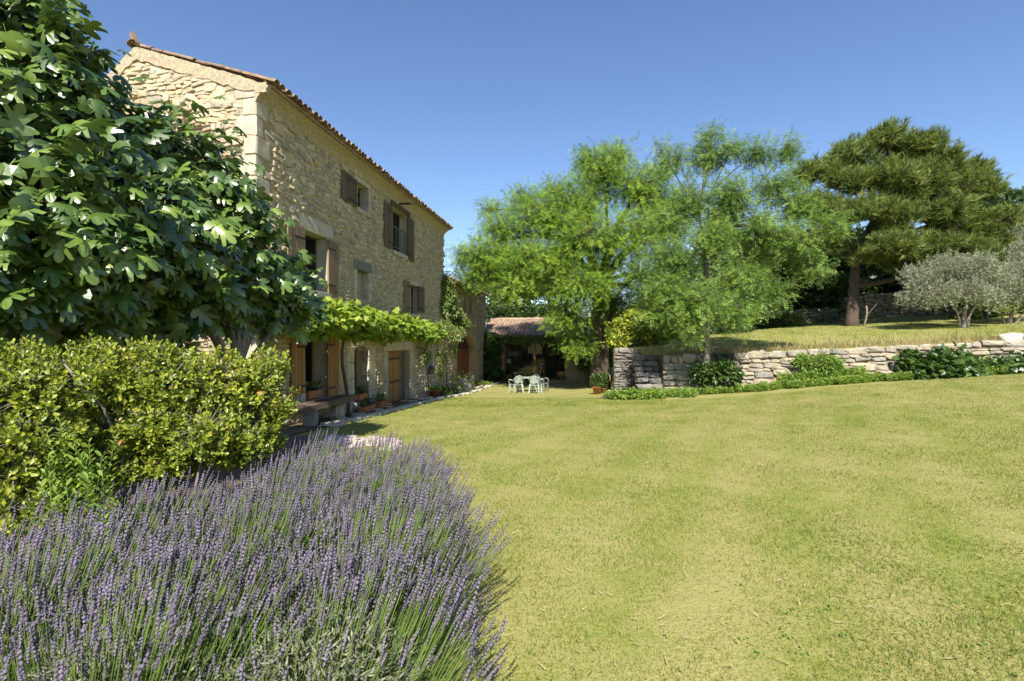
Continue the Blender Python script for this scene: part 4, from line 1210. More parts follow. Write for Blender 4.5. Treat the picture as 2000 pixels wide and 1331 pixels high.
# ------------------------------------------------------------------ yellow-green hedge bush
def bush(name, label, cat, lobes, tm, mat, bark, twigs, per, size, spread=.05, group=None, top=0, droop=0.0, upw=.8, jitter=.6, shell=.35, stems=9, leafname='foliage', ground=lower, sq=.0, rs=.012, dmax=1e9, smooth=False, whorl=False):
    c0 = np.mean([c for c, r in lobes], 0); b = np.array([c0[0], c0[1], float(ground(c0[0], c0[1]))])
    t = wthing(name, label, cat, b, group)
    for i in range(stems):
        c, r = lobes[i % len(lobes)]
        e = c + R.normal(0, .35, 3) * r; s = np.array([c[0] + R.normal(0, .15) * r[0], c[1] + R.normal(0, .15) * r[1], 0]); s[2] = float(ground(s[0], s[1])) - .05
        L = limb(s, e, 4, 0, wig=.08); trunk_mesh('stem', [(L, taper(L, rs * 1.6, rs * .6))], M[bark], t, 5)
    vol = np.array([np.prod(r) ** (2 / 3) for c, r in lobes]); cnt = np.maximum(6, (twigs * vol / vol.mean()).astype(int))
    P, D, I = sample_lobes(lobes, cnt, shell, sq)
    C = np.array([c for c, r in lobes])[I]; P = C + (P - C) * np.where(R.random(len(P)) < .14, R.uniform(1.0, 1.32, len(P)), 1.0)[:, None]
    g = ground(P[:, 0], P[:, 1]); ok = P[:, 2] > g + .04; P, D, I = P[ok], D[ok], I[ok]
    C = np.array([c for c, r in lobes])[I]
    twigs_mesh('twigs', C + (P - C) * R.uniform(.2, .6, (len(P), 1)), P, rs * .5, rs * .25, M[bark], t)
    if whorl: PP, B, S = rosettes_on(P, D, per, size)
    else: PP, B, S = leaves_on(P, D, per, spread, size, droop, upw, jitter)
    if top: inst_top('leaf', leafname, tm, B, PP, S, M[mat], t, nmax=top, dmax=dmax, smooth=smooth)
    else: inst(leafname, tm, B, PP, S, M[mat], t, smooth=smooth)
    return t, P, D
hl = [lob(115, 925, 3.5, .24, .15), lob(225, 915, 3.8, .26, .15), lob(320, 905, 4.0, .26, .14), lob(15, 1000, 3.1, .24, .13), lob(440, 880, 4.2, .30, .16), lob(350, 885, 4.1, .28, .15), lob(510, 850, 4.5, .22, .18), lob(190, 850, 3.8, .3, .18), lob(30, 930, 3.3, .36, .18), lob(-60, 960, 3.2, .3, .2), lob(270, 870, 4.0, .3, .16), lob(120, 850, 3.7, .3, .18), lob(-60, 760, 3.44, 0.44, 0.34), lob(60, 770, 3.52, 0.40, 0.34), lob(150, 740, 3.76, 0.36, 0.27), lob(240, 745, 4.00, 0.40, 0.32), lob(330, 745, 4.16, 0.42, 0.32), lob(420, 750, 4.32, 0.40, 0.34), lob(490, 770, 4.48, 0.34, 0.36), lob(400, 840, 4.00, 0.34, 0.24),
      lob(470, 860, 4.16, 0.27, 0.21), lob(60, 850, 3.36, 0.34, 0.21), lob(-100, 880, 3.20, 0.40, 0.24), lob(300, 830, 3.92, 0.29, 0.21), lob(20, 700, 3.60, 0.24, 0.16), lob(190, 690, 3.92, 0.21, 0.13), lob(300, 690, 4.16, 0.22, 0.13), lob(525, 715, 4.56, 0.21, 0.18), lob(540, 800, 4.48, 0.18, 0.16)]
hb, hP, hD = bush('evergreen_hedge_shrub', 'broad yellow green evergreen shrub with small rounded leaves and a few red flowers', 'shrub', hl, FOLD, 'hedge', 'bark_grey', 190, 9, .049, .042, top=290, stems=26, shell=.42, whorl=True, upw=.7, jitter=.75)
xx, yy, dd = project(hP)
cand = np.where((xx > 150) & (xx < 560) & (yy > 690) & (yy < 900) & (hD[:, 1] < -.3))[0]
def petal_flower(r=.02, n=5):
    V = [(0, 0, .3)]; F = []
    for i in range(n):
        a0 = 2 * math.pi * i / n
        b = len(V); V += [(math.cos(a0 - .5) * .7, math.sin(a0 - .5) * .7, .35), (math.cos(a0) * 1.1, math.sin(a0) * 1.1, .2), (math.cos(a0 + .5) * .7, math.sin(a0 + .5) * .7, .35)]; F.append((0, b, b + 1, b + 2))
    return Tmpl(V, F)
FLOW = petal_flower()
for i in R.choice(cand, 5, replace=False):
    o = bpy.data.objects.new('flower', FLOW.mesh('flower', M['redp'])); link(o, hb); o.location = tuple(hP[i] + hD[i] * .05 + np.array([0, -.04, .01])); o.scale = (.017,) * 3; o.rotation_euler = (math.radians(60), 0, R.uniform(-.5, .5))

# leafy bright green shrub in front of it: upright stems with paired leaves
def paired_shrub(name, label, stems, mat):
    b = stems[0][0]; t = wthing(name, label, 'shrub', b)
    P, Y, Z, S = [], [], [], []
    for (s, e) in stems:
        L = limb(s, e, 5, 0, wig=.03); trunk_mesh('stem', [(L, taper(L, .006, .003))], M['lav_stem'], t, 4)
        n = int(np.linalg.norm(e - s) / .034)
        for i in range(n):
            q = (i + 1) / n
            if q < .25: continue
            p = s + (e - s) * q; a = i * 1.57 + R.uniform(-.3, .3)
            for sg in (0, math.pi):
                d = np.array([math.cos(a + sg), math.sin(a + sg), .35 + .6 * q * q]); P.append(p); Y.append(d); Z.append(np.array([0, 0, 1.0]) + R.normal(0, .2, 3)); S.append(.075 * (1 - .35 * q * q) * R.uniform(.8, 1.2))
    inst_top('leaf', 'foliage', LONG, frames(np.array(Y), np.array(Z)), np.array(P), np.array(S), M[mat], t, nmax=200)
st = []
for (px, py, d, n) in ((75, 830, 3.6, 2), (135, 830, 3.6, 2), (190, 840, 3.6, 1), (75, 890, 3.4, 2), (130, 900, 3.3, 3), (190, 900, 3.3, 2), (100, 960, 3.1, 3), (190, 960, 3.1, 2), (50, 960, 3.1, 2)):
    for k in range(n):
        e = W(px + 30 + R.uniform(-22, 22), py + R.uniform(-10, 40), d - .35 + R.uniform(-.1, .15)); s = np.array([-2.45 + R.uniform(-.14, .14), 3.05 + R.uniform(-.12, .12), 0.0]); s[2] = float(lower(s[0], s[1])) - .02
        st.append((s, e))
paired_shrub('bright_green_shrub', 'small upright shrub with bright green paired leaves in front of the hedge shrub', st, 'mint')

# ------------------------------------------------------------------ lavender
def spike_tmpl(seed, whorls=6):
    q = np.random.default_rng(seed); V = []; F = []
    for w in range(whorls):
        y = w / whorls; r = (.115 + .03 * math.sin(y * 3.0)) * (1 - .55 * y ** 2) * (1.0 if w else .8); n = 4
        b = len(V); h = .8 / whorls; rot = q.uniform(0, 6.28)
        for k in range(n):
            a = rot + 2 * math.pi * k / n; V.append((r * math.cos(a) * q.uniform(.6, 1.45), y + h * .45 + q.uniform(-.05, .05), r * math.sin(a) * q.uniform(.6, 1.45)))
        V += [(0, y - .01, 0), (0, y + h + .03, 0)]
        for k in range(n): F += [(b + n, b + (k + 1) % n, b + k), (b + n + 1, b + k, b + (k + 1) % n)]
    return Tmpl(V, F)
SPIKES = [spike_tmpl(i) for i in range(3)]
LAV_GROUP = 'lavender clumps in the bed'
def lavender(label, c, rad, n, lean=(.26, .05), h=.66, cushion=True, group=LAV_GROUP, seed=0, hole=None):
    n = int(n * 1.5); q = np.random.default_rng(seed); c = np.array([c[0], c[1], float(lower(*c))])
    t = wthing('lavender_bush', label, 'lavender', c, group)
    a = q.uniform(0, 6.283, n); rr = np.sqrt(q.random(n))
    tilt = rr * .95
    b = c + np.stack([np.cos(a) * rr * .28, np.sin(a) * rr * .28, .12 + .16 * (1 - rr)], -1)
    tip_r = rad * rr * q.uniform(.85, 1.12, n)
    hh = h * q.uniform(.66, 1.12, n) * np.sqrt(np.maximum(.15, 1 - .55 * rr ** 2))
    tip = c + np.stack([np.cos(a) * tip_r + lean[0] * hh, np.sin(a) * tip_r + lean[1] * hh, hh], -1)
    if hole is not None:
        x, y, d = project(tip); ok = ~(((x - hole[0]) / hole[2]) ** 2 + ((y - hole[1]) / hole[3]) ** 2 < 1) | (q.random(n) < .2); b, tip = b[ok], tip[ok]; n = len(b)
    # stems curve upwards: two segments
    mid = (b + tip) / 2 + np.stack([np.zeros(n), np.zeros(n), -.04 * np.ones(n)], -1) + (tip - c) * np.array([.10, .10, 0])
    d2 = norm(tip - mid) + np.array([.05, 0, .25]) + q.normal(0, .14, (n, 3)); d2 = norm(d2)
    L = q.uniform(.05, .105, n)
    s0 = tip - d2 * 0
    a1 = .0019; side = norm(np.cross(norm(tip - b), np.array([0, 1, .1])))
    pts = [b, mid, s0]; V = np.stack([b - side * a1, b + side * a1, mid - side * a1, mid + side * a1, s0 - side * a1 * .8, s0 + side * a1 * .8], 1)
    f = np.array([[0, 1, 3, 2], [2, 3, 5, 4]]); idx = (f[None] + (np.arange(n) * 6)[:, None, None]).reshape(-1)
    me = mesh_np('stems', V.reshape(-1, 3), np.full(2 * n, 4), idx, False, np.repeat(q.random(n), 6)); me.materials.append(M['lav_stem'])
    o = bpy.data.objects.new('stems', me); o['kind'] = 'stuff'; link(o, t)
    sp = frames(d2, q.normal(size=(n, 3))); S = np.stack([L * 1.0, L, L * 1.0], -1)
    for k in range(1):
        inst('flower_spikes', SPIKES[seed % 3], sp, s0 - d2 * .01, np.stack([L * .35 + .024, L, L * .35 + .024], -1) * q.uniform(.75, 1.3, (n, 1)), M['lav_spike'], t, rnd=q.random(n) * .9)
    # extra thin green leaf-stems filling the sides
    m = int(n * 2.2); a = q.uniform(0, 6.283, m); r2 = np.sqrt(q.random(m)); e = c + np.stack([np.cos(a) * rad * r2 * .92 + lean[0] * .3, np.sin(a) * rad * r2 * .92, h * .72 * q.uniform(.5, 1.05, m) * np.sqrt(np.maximum(.12, 1 - .6 * r2 ** 2))], -1)
    s = c + np.stack([np.cos(a) * r2 * .26, np.sin(a) * r2 * .26, .08 + 0 * a], -1)
    side = norm(np.cross(norm(e - s), q.normal(size=(m, 3)))) * .0026; V = np.stack([s - side, s + side, e], 1)
    me = mesh_np('stems', V.reshape(-1, 3), np.full(m, 3), np.arange(3 * m), False, np.repeat(q.random(m), 3)); me.materials.append(M['lav_stem'])
    o = bpy.data.objects.new('leafy_shoots', me); o['kind'] = 'stuff'; link(o, t)
    if cushion:
        m = 4200; a = q.uniform(0, 6.283, m); r2 = np.sqrt(q.random(m)); pz = .40 * np.sqrt(np.maximum(0, 1 - r2 ** 2)) * q.uniform(.7, 1.1, m) + .06
        P = c + np.stack([np.cos(a) * r2 * rad * .75, np.sin(a) * r2 * rad * .75, pz], -1)
        Dv = np.stack([np.cos(a) * r2, np.sin(a) * r2, np.full(m, .6)], -1) + q.normal(0, .45, (m, 3))
        inst('leaf_cushion', DIA, frames(Dv, q.normal(size=(m, 3)) + UP), P, np.stack([.018 + 0 * a, .05 * q.uniform(.6, 1.3, m), .02 + 0 * a], -1), M['lav_leaf'], t)
    return t
LL = 'clump of purple lavender in full bloom within the bed beside the lawn'
lavender('lavender clump at the lawn edge with its silver grey leaf cushion showing', (-.74, 2.0), .56, 640, seed=1, h=.60, group=None, hole=(650, 1315, 260, 135))
LABS = {0: 'lavender clump standing left of the one with the silver grey leaf cushion', 4: 'lavender clump growing at the foot of the bright green paired-leaf shrub', 7: 'lavender clump furthest along the bed beside the pinkish flagstones', 8: 'lavender clump under the house end of the yellow green hedge shrub', 9: 'sparse lavender clump at the outer end of the bed under the hedge shrub', 2: 'lavender clump at the lawn edge just behind the silver cushioned clump'}
LL = 'clump of purple lavender in full bloom surrounded by other lavender in the bed'
for i, (x, y, r, n) in enumerate(((-1.45, 1.95, .6, 620), (-2.2, 2.3, .6, 520), (-.80, 2.75, .60, 680), (-1.55, 2.85, .62, 560), (-2.35, 3.1, .55, 330), (-.98, 3.6, .58, 620), (-1.75, 3.75, .55, 480), (-1.2, 4.5, .55, 430), (-1.9, 4.6, .5, 330), (-2.7, 2.6, .45, 160))):
    lavender(LABS.get(i, LL), (x, y), r, n, seed=10 + i, cushion=i in (0, 1, 2), h=.68, hole=(560, 1320, 260, 80) if i == 0 else None)

# soil of the planting bed under fig, hedge and lavender
V = []; F = []
by_ = [.6, 1.5, 2.5, 3.5, 4.5, 5.3, 6.5, 8.0, 9.6]; bxr = [-.2, -.3, -.35, -.6, -.9, -1.6, -2.4, -3.2, -3.8]
for i, (y_, xr) in enumerate(zip(by_, bxr)):
    for j in range(8):
        x_ = -8.5 + (xr + 8.5) * j / 7; V.append((x_, y_, float(lower(x_, y_)) + .012))
    if i: F += [(8 * i - 8 + j, 8 * i - 7 + j, 8 * i + 1 + j, 8 * i + j) for j in range(7)]
mb = MB(); mb.add(V, F); o = mb.build('planting_bed', M['soil'], None, recalc=False); o['kind'] = 'structure'
# ------------------------------------------------------------------ dry stone retaining walls
WSTONES = [stone_tmpl(100 + i, .20, .10) for i in range(12)]
def dry_wall(name, label, x0, x1, ztop, zbot, yfun, hm=.15, wm=.36, mat='dry', back=.35, joined=False, cap=True, gap=.022, face_n=None, seed=0, group=None):
    """wall of single stones following a ground line; ztop, zbot functions of x"""
    rg = np.random.default_rng(seed)
    b = ((x0 + x1) / 2, float(yfun((x0 + x1) / 2)), float(zbot((x0 + x1) / 2)))
    t = wthing(name, label, 'wall', b, group)
    mb = MB(); n = max(3, int((x1 - x0) / .5)); V = []; F = []
    for i in range(n + 1):
        x = x0 + (x1 - x0) * i / n; y = float(yfun(x)); V += [(x, y + .10, float(zbot(x)) - .4), (x, y + .10, float(ztop(x)) - .07), (x, y + back, float(ztop(x)) - .07), (x, y + back, float(zbot(x)) - .4)]
        if i: F += [(4 * i - 4 + j, 4 * i - 4 + (j + 1) % 4, 4 * i + (j + 1) % 4, 4 * i + j) for j in range(4)]
    F += [(0, 1, 2, 3), tuple(4 * n + j for j in range(4))]
    mb.add(V, F); core = mb.build('wall_core', M['soil'], t)
    arr = []
    q = 0.0
    while q < .999:
        xm = (x0 + x1) / 2; H = float(ztop(xm) - zbot(xm)) + .15
        h = hm * rg.uniform(.6, 1.5) / H
        if q + h > .93: h = 1 - q
        x = x0
        while x < x1 - .02:
            w = wm * rg.uniform(.45, 1.8)
            if x + w > x1 - .12: w = x1 - x
            xc = x + w / 2; zb = float(zbot(xc)) - .12; zt = float(ztop(xc)); Hx = zt - zb; hz = h * Hx
            lastc = q + h >= .999
            if rg.random() < .22 and hz > hm * 1.05 and not lastc:
                arr.append((xc, zb + (q + h * .27) * Hx, w - gap, hz * .5 - gap * .4, rg.normal(0, .06))); arr.append((xc + rg.normal(0, .03), zb + (q + h * .76) * Hx, w - gap, hz * .46, rg.normal(0, .06)))
            else:
                arr.append((xc, zb + (q + h * .5) * Hx + (rg.uniform(-.02, .035) if lastc else rg.normal(0, .012)), w - gap, hz * rg.uniform(.9, 1.08) - gap * .3, rg.normal(0, .05)))
            x += w
        q += h
    sl = float(yfun(x1) - yfun(x0)) / (x1 - x0); az = math.atan(sl)
    ca, sa = math.cos(az), math.sin(az)
    items = []
    for (xc, zc, w, h, rot) in arr:
        dp = rg.uniform(.22, .34); pr = rg.uniform(-.03, .05)
        Mx = Matrix.Translation((xc, float(yfun(xc)) + dp / 2 - pr, zc)) @ Matrix.Rotation(az, 4, 'Z') @ Matrix.Rotation(-rot, 4, 'Y') @ Matrix.Rotation(rg.normal(0, .05), 4, 'X') @ Matrix.Diagonal((w * 1.04, dp, max(h, .04) * 1.04, 1))
        items.append((rg.integers(0, 12), Mx))
    if joined:
        VV, SZ, IX, RN = [], [], [], []; off = 0
        for k, Mx in items:
            tm = WSTONES[k]; A = np.array(Mx); v = tm.V @ A[:3, :3].T + A[:3, 3]; VV.append(v); SZ.append(tm.sizes); IX.append(tm.idx + off); RN.append(np.full(len(v), rg.random())); off += len(v)
        me = mesh_np('stones', np.concatenate(VV), np.concatenate(SZ), np.concatenate(IX), False, np.concatenate(RN)); me.materials.append(M[mat])
        o = bpy.data.objects.new('stones', me); o['kind'] = 'stuff'; link(o, t)
    else:
        ms = [tm.mesh('stone', M[mat]) for tm in WSTONES]
        for k, Mx in items:
            o = bpy.data.objects.new('stone', ms[k]); link(o, t); o.matrix_basis = Mx
    return t
def lin(*p):
    xs, zs = zip(*p); return lambda x: np.interp(x, xs, zs)
wtop = lin((5.5, .97), (7.4, 1.05), (8.29, 1.13), (11.15, 1.265), (13.86, 1.42), (16.5, 1.55), (17.5, 1.6), (20, 1.72))
wbot = lambda x: lower(x, wall_line(x) - .05)
dry_wall('retaining_wall', 'long dry stone retaining wall of pale stones below the upper lawn', 8.29, 18.9, wtop, wbot, wall_line, seed=4, hm=.165, wm=.42)
dry_wall('retaining_wall', 'short retaining wall section of big pale stones between the stone steps and planting niche', 5.80, 7.15, wtop, wbot, lambda x: wall_line(x), seed=5, hm=.19, wm=.42)
# niche behind the young tree
dry_wall('retaining_wall', 'shaded recessed wall at the back of the planting niche', 7.0, 8.4, wtop, wbot, lambda x: wall_line(x) + .95, seed=6, hm=.17, wm=.38, mat='step')  # niche shadow carried by the darker stone colour
dry_wall('retaining_wall', 'low kerb of flat stones edging the planting niche', 6.7, 8.75, lambda x: wbot(x) + .40, wbot, lambda x: wall_line(x) - .32, seed=7, hm=.14, wm=.42, back=.3)
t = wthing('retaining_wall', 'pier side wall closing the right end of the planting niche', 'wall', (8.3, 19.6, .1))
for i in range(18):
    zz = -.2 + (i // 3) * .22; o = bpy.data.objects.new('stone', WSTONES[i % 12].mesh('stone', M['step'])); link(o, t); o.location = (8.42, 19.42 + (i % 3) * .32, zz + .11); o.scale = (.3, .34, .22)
t = wthing('niche_soil', None, None, (7.7, 19.3, .1)); bpy.data.objects.remove(t)
mb = MB(); mb.box(7.1, 8.32, 18.85, 20.05, -.5, .16); so = mb.build('planting_soil', M['soil']); so['kind'] = 'structure'
# wall returning beside the garden room, stone steps, landing slabs
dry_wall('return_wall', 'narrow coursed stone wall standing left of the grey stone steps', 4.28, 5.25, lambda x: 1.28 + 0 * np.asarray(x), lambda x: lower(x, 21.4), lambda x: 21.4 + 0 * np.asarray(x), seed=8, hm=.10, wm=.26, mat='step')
t = wthing('stone_steps', 'flight of dark grey stone steps climbing to the upper lawn', 'steps', (5.4, 19.7, -.4))
sx0, sx1 = W(1244, 700, 20.0)[0], W(1299, 700, 19.8)[0]; zb = -.30
for i in range(6):
    x = sx0
    while x < sx1 - .05:
        w = min(R.uniform(.3, .65), sx1 - x)
        if sx1 - x - w < .12: w = sx1 - x
        o = bpy.data.objects.new('stone', WSTONES[R.integers(0, 12)].mesh('stone', M['step'])); link(o, t)
        o.location = (x + w / 2, 20.0 + i * .17, zb + i * .215 + .1); o.scale = (w * .99, .55, .225); o.rotation_euler = (0, R.normal(0, .03), R.normal(0, .03)); x += w
for i, (px, py, d, w, dd, h) in enumerate(((1262, 758, 18.7, .95, .45, .16), (1300, 757, 18.6, .6, .4, .16), (1228, 769, 18.6, .5, .4, .12), (1195, 765, 19.6, .35, .4, .22), (1185, 778, 18.9, .55, .35, .08), (1335, 755, 18.5, .6, .35, .15), (1268, 771, 18.2, .35, .3, .1))):
    p = W(px, py, d); o = bpy.data.objects.new('stone_slab', WSTONES[(i * 5) % 12].mesh('stone_slab', M['dry' if i % 2 else 'step'])); link(o)
    o.location = (p[0], p[1], float(lower(p[0], p[1])) + h * .35); o.scale = (w, dd, h); o.rotation_euler = (0, R.normal(0, .04), R.normal(0, .2))
    tag(o, ('broad grey slab laid as landing below the stone steps', 'slab of pale stone at the foot of the steps beside the niche kerb', 'grey slab half buried in weeds left of the landing', 'block of stone beside the flower pot near the tree', 'thin flat stone lying at the lawn edge by the pot', 'pale stone lying below the short retaining wall section', 'small grey stone among weeds in front of the landing')[i], 'stone')
o = bpy.data.objects.new('stone', WSTONES[2].mesh('stone', M['step'])); link(o, t); o.location = ((sx0 + sx1) / 2, 21.75, .93); o.scale = (1.2, 1.1, .2)
# white boulder and plank on the wall
p = W(1977, 668, 17.9)
o = bpy.data.objects.new('white_boulder', stone_tmpl(333, .28, .10, 2).mesh('white_boulder', M['pave'], True)); link(o); o.location = (p[0], p[1], 1.66); o.scale = (.62, .4, .34); o.rotation_euler = (0, -.1, .2)
tag(o, 'white limestone boulder resting on top of the long retaining wall', 'boulder')

# far dry walls at the back of the upper lawn
dry_wall('dry_stone_wall', 'low sunlit dry stone wall behind the upper lawn left of the pine', W(1500, 0, 33)[0], W(1640, 0, 33)[0], lambda x: upper(x, 33) + .85, lambda x: upper(x, 33), lambda x: 33 + 0 * np.asarray(x), joined=True, seed=11, hm=.13, wm=.3)
dry_wall('dry_stone_wall', 'high shaded dry stone wall behind the pine and olive trees', W(1640, 0, 32.5)[0], W(1905, 0, 30)[0], lambda x: upper(x, 32) + 1.45, lambda x: upper(x, 31), lambda x: 32.5 - (np.asarray(x) - 20.8) * .40, joined=True, seed=12, hm=.15, wm=.34)

# ------------------------------------------------------------------ trees
def gz(f, x, y): return float(f(x, y))
# large locust beside the garden room
ld = 27.0
l1 = [lob(1180, 340, 27, 1.7, 1.3), lob(1130, 400, 26.5, 1.7, 1.3), lob(1250, 370, 26.5, 1.6, 1.2), lob(1060, 430, 26, 1.9, 1.3), lob(1160, 470, 25, 2.1, 1.4), lob(1270, 450, 25.5, 1.8, 1.3), lob(980, 450, 26, 1.3, .9), lob(950, 500, 25.5, 1.4, .9), lob(1040, 510, 24.5, 1.8, 1.0), lob(925, 540, 25.5, 1.1, .7),
      lob(1130, 560, 24.5, 1.7, 1.1), lob(1250, 540, 25, 1.5, 1.0), lob(1010, 560, 24.5, 1.3, .7), lob(1110, 620, 25, 1.2, .9), lob(1130, 670, 25.5, .9, .7), lob(1290, 400, 27.5, 1.2, 1.0), lob(1020, 390, 27, .8, .7), lob(1150, 310, 27.5, .8, .6), lob(1205, 305, 27.5, .9, .6), lob(960, 410, 27, .6, .5), lob(905, 500, 26, .6, .5), lob(1270, 600, 25.5, .9, .8), lob(1080, 375, 27.3, .8, .6), lob(1290, 335, 27, .7, .5), lob(1200, 590, 27.5, 1.3, 1.0)]
bx, by = W(1170, 0, 27.3)[:2]; b = np.array([bx, by, gz(lower, bx, by)])
f1 = W(1172, 560, 27.3)
b2 = np.array([b[0] + .45, b[1] - .2, b[2]])
L2 = limb(b2, W(1195, 600, 27), 6, 0, wig=.03); L3 = limb(f1, W(1250, 470, 26.5), 6, .1); L4 = limb(f1, W(1100, 470, 26), 6, .1)
tree('locust_tree', 'big old locust tree with feathery leaves beside the garden room', 'tree', b, l1, PINN, 'locust', 'bark', [f1, W(1190, 490, 27), W(1150, 480, 26.5)], .42, twigs=265, per=6, spread=.2, size=.275, droop=.12, upw=1.2, jitter=.75, shell=.42, squash=.25, limb_r=.34, twig_r=.016,
     extra_paths=[(L2, taper(L2, .14, .10)), (L3, taper(L3, .26, .14)), (L4, taper(L4, .26, .14)), (lambda L: (L, taper(L, .3, .2)))(limb(f1, W(1190, 490, 27), 4, 0)), (lambda L: (L, taper(L, .3, .2)))(limb(f1, W(1150, 480, 26.5), 4, 0))])
# young locust in the niche
yl_ = [lob(1385, 300, 18.9, .75, .7), lob(1320, 310, 18.9, .4, .6), lob(1430, 290, 18.6, .5, .4), lob(1480, 300, 18.4, .6, .4), lob(1540, 290, 18.2, .5, .25), lob(1350, 390, 18.6, .8, .7), lob(1430, 380, 18.4, .9, .7), lob(1510, 370, 18.2, .8, .5), lob(1560, 400, 17.8, .7, .4), lob(1310, 430, 18.6, .8, .55), lob(1390, 460, 18.0, .9, .6), lob(1480, 450, 18, .9, .5),
       lob(1300, 500, 18.3, .8, .45), lob(1550, 470, 17.6, .9, .45), lob(1630, 440, 17.2, .5, .22), lob(1590, 520, 17.6, .6, .35), lob(1450, 540, 18, .8, .5), lob(1300, 560, 18.2, .8, .4), lob(1370, 590, 17.8, .8, .45), lob(1440, 610, 17.9, .7, .38), lob(1280, 610, 18.4, .6, .35), lob(1350, 640, 17.9, .55, .28), lob(1520, 570, 17.8, .55, .3), lob(1290, 290, 19, .2, .4), lob(1390, 260, 18.9, .35, .25), lob(1330, 515, 18.7, .5, .4), lob(1480, 505, 18.6, .5, .4), lob(1330, 600, 18.0, .6, .35), lob(1410, 420, 19.4, .8, .6)]
yl_ = [(c, np.array([r[0] * .92, r[1] * .92, max(r[2], .72 * r[0])])) for c, r in yl_ if c is not None]
bx, by = W(1380, 0, 19.3)[:2]; b = np.array([bx, by, .16])
yf = W(1378, 500, 19.0)
tree('young_locust_tree', 'slender young locust tree growing from the niche in the retaining wall', 'tree', b, yl_, PINN, 'locust_dk', 'bark_grey', [yf, W(1385, 440, 19.0), W(1365, 420, 19.0), W(1381, 575, 19.1)], .12, twigs=115, per=6, spread=.15, size=.23, droop=.2, upw=1.0, jitter=.75, shell=.5, squash=.2, limb_r=.42, twig_r=.010, sag=.04,
     extra_paths=[(lambda L: (L, taper(L, .085, .05)))(limb(yf, W(1385, 440, 19.0), 3, 0)), (lambda L: (L, taper(L, .085, .05)))(limb(yf, W(1365, 420, 19.0), 3, 0))])
# umbrella-like pine
pl_ = [lob(1650, 300, 28, 1.5, .8), lob(1720, 285, 28, 1.5, .8), lob(1790, 295, 28, 1.5, .8), lob(1835, 320, 28, 1.0, .9), lob(1610, 345, 27.5, 1.3, .9), lob(1700, 360, 26.8, 1.6, 1.0), lob(1790, 370, 26.8, 1.6, 1.0), lob(1890, 370, 27.5, 1.2, 1.1), lob(1590, 410, 27, 1.2, .8), lob(1660, 420, 26, 1.5, .8), lob(1750, 430, 26, 1.6, .9), lob(1840, 430, 26.5, 1.5, .9), lob(1920, 440, 27, 1.1, 1.0),
       lob(1720, 490, 26, 1.3, .6), lob(1800, 490, 26.5, 1.4, .6), lob(1890, 500, 26.5, 1.2, .7), lob(1940, 490, 27, .8, .7), lob(1770, 525, 27, 1.0, .4), lob(1820, 535, 27, .9, .4), lob(1900, 545, 27.2, .8, .4), lob(1605, 470, 27, .9, .45), lob(1690, 350, 30, 1.8, 1.0), lob(1800, 400, 30, 1.8, 1.0), lob(1850, 530, 27.5, 1.0, .5), lob(1900, 340, 28.3, .6, .8)]
pr = np.random.default_rng(21); small = []
for c, r in pl_:
    for k in range(9):
        dv = norm(pr.normal(size=3) + np.array([0, -.3, .3])); small.append((c + dv * r * np.array([.85, .85, .8]) * pr.uniform(.5, 1), np.array([.62, .62, .44]) * pr.uniform(.75, 1.3)))
big_pl, pl_ = pl_, small
bx, by = W(1663, 0, 28)[:2]; b = np.array([bx, by, gz(upper, bx, by)])
pf_ = W(1672, 510, 28)
Lp = limb(pf_, W(1740, 360, 28.2), 5, 0); Lq = limb(pf_, W(1820, 440, 28), 5, .1); Lr = limb(W(1668, 560, 28), W(1850, 480, 27.5), 6, -.05)
tree('pine_tree', 'tall broad pine tree with orange brown trunk on the upper lawn', 'tree', b, pl_, TUFT, 'pine', 'bark_pine', [pf_, W(1740, 400, 28.2), W(1810, 440, 28), W(1700, 430, 28.1)], .29, twigs=40, per=3, spread=.10, size=.40, droop=-.5, upw=.1, jitter=.4, shell=.34, squash=.3, limb_r=.13, twig_r=.015,
     extra_paths=[(Lp, taper(Lp, .3, .14)), (Lq, taper(Lq, .24, .12)), (Lr, taper(Lr, .16, .06))])
# dead branch leaning at the pine foot
q = W(1686, 636, 27.4); q[2] = gz(upper, q[0], q[1])
t = wthing('dead_branch', 'bare pale dead branch leaning beside the pine trunk', 'branch', q)
L = limb(q - np.array([0, 0, .05]), W(1692, 598, 27.4), 4, 0); trunk_mesh('main_stick', [(L, taper(L, .05, .045))], M['bark_grey'], t, 6)
L = limb(W(1688, 620, 27.4), W(1712, 594, 27.2), 4, 0); trunk_mesh('side_stick', [(L, taper(L, .02, .008))], M['bark_grey'], t, 5)
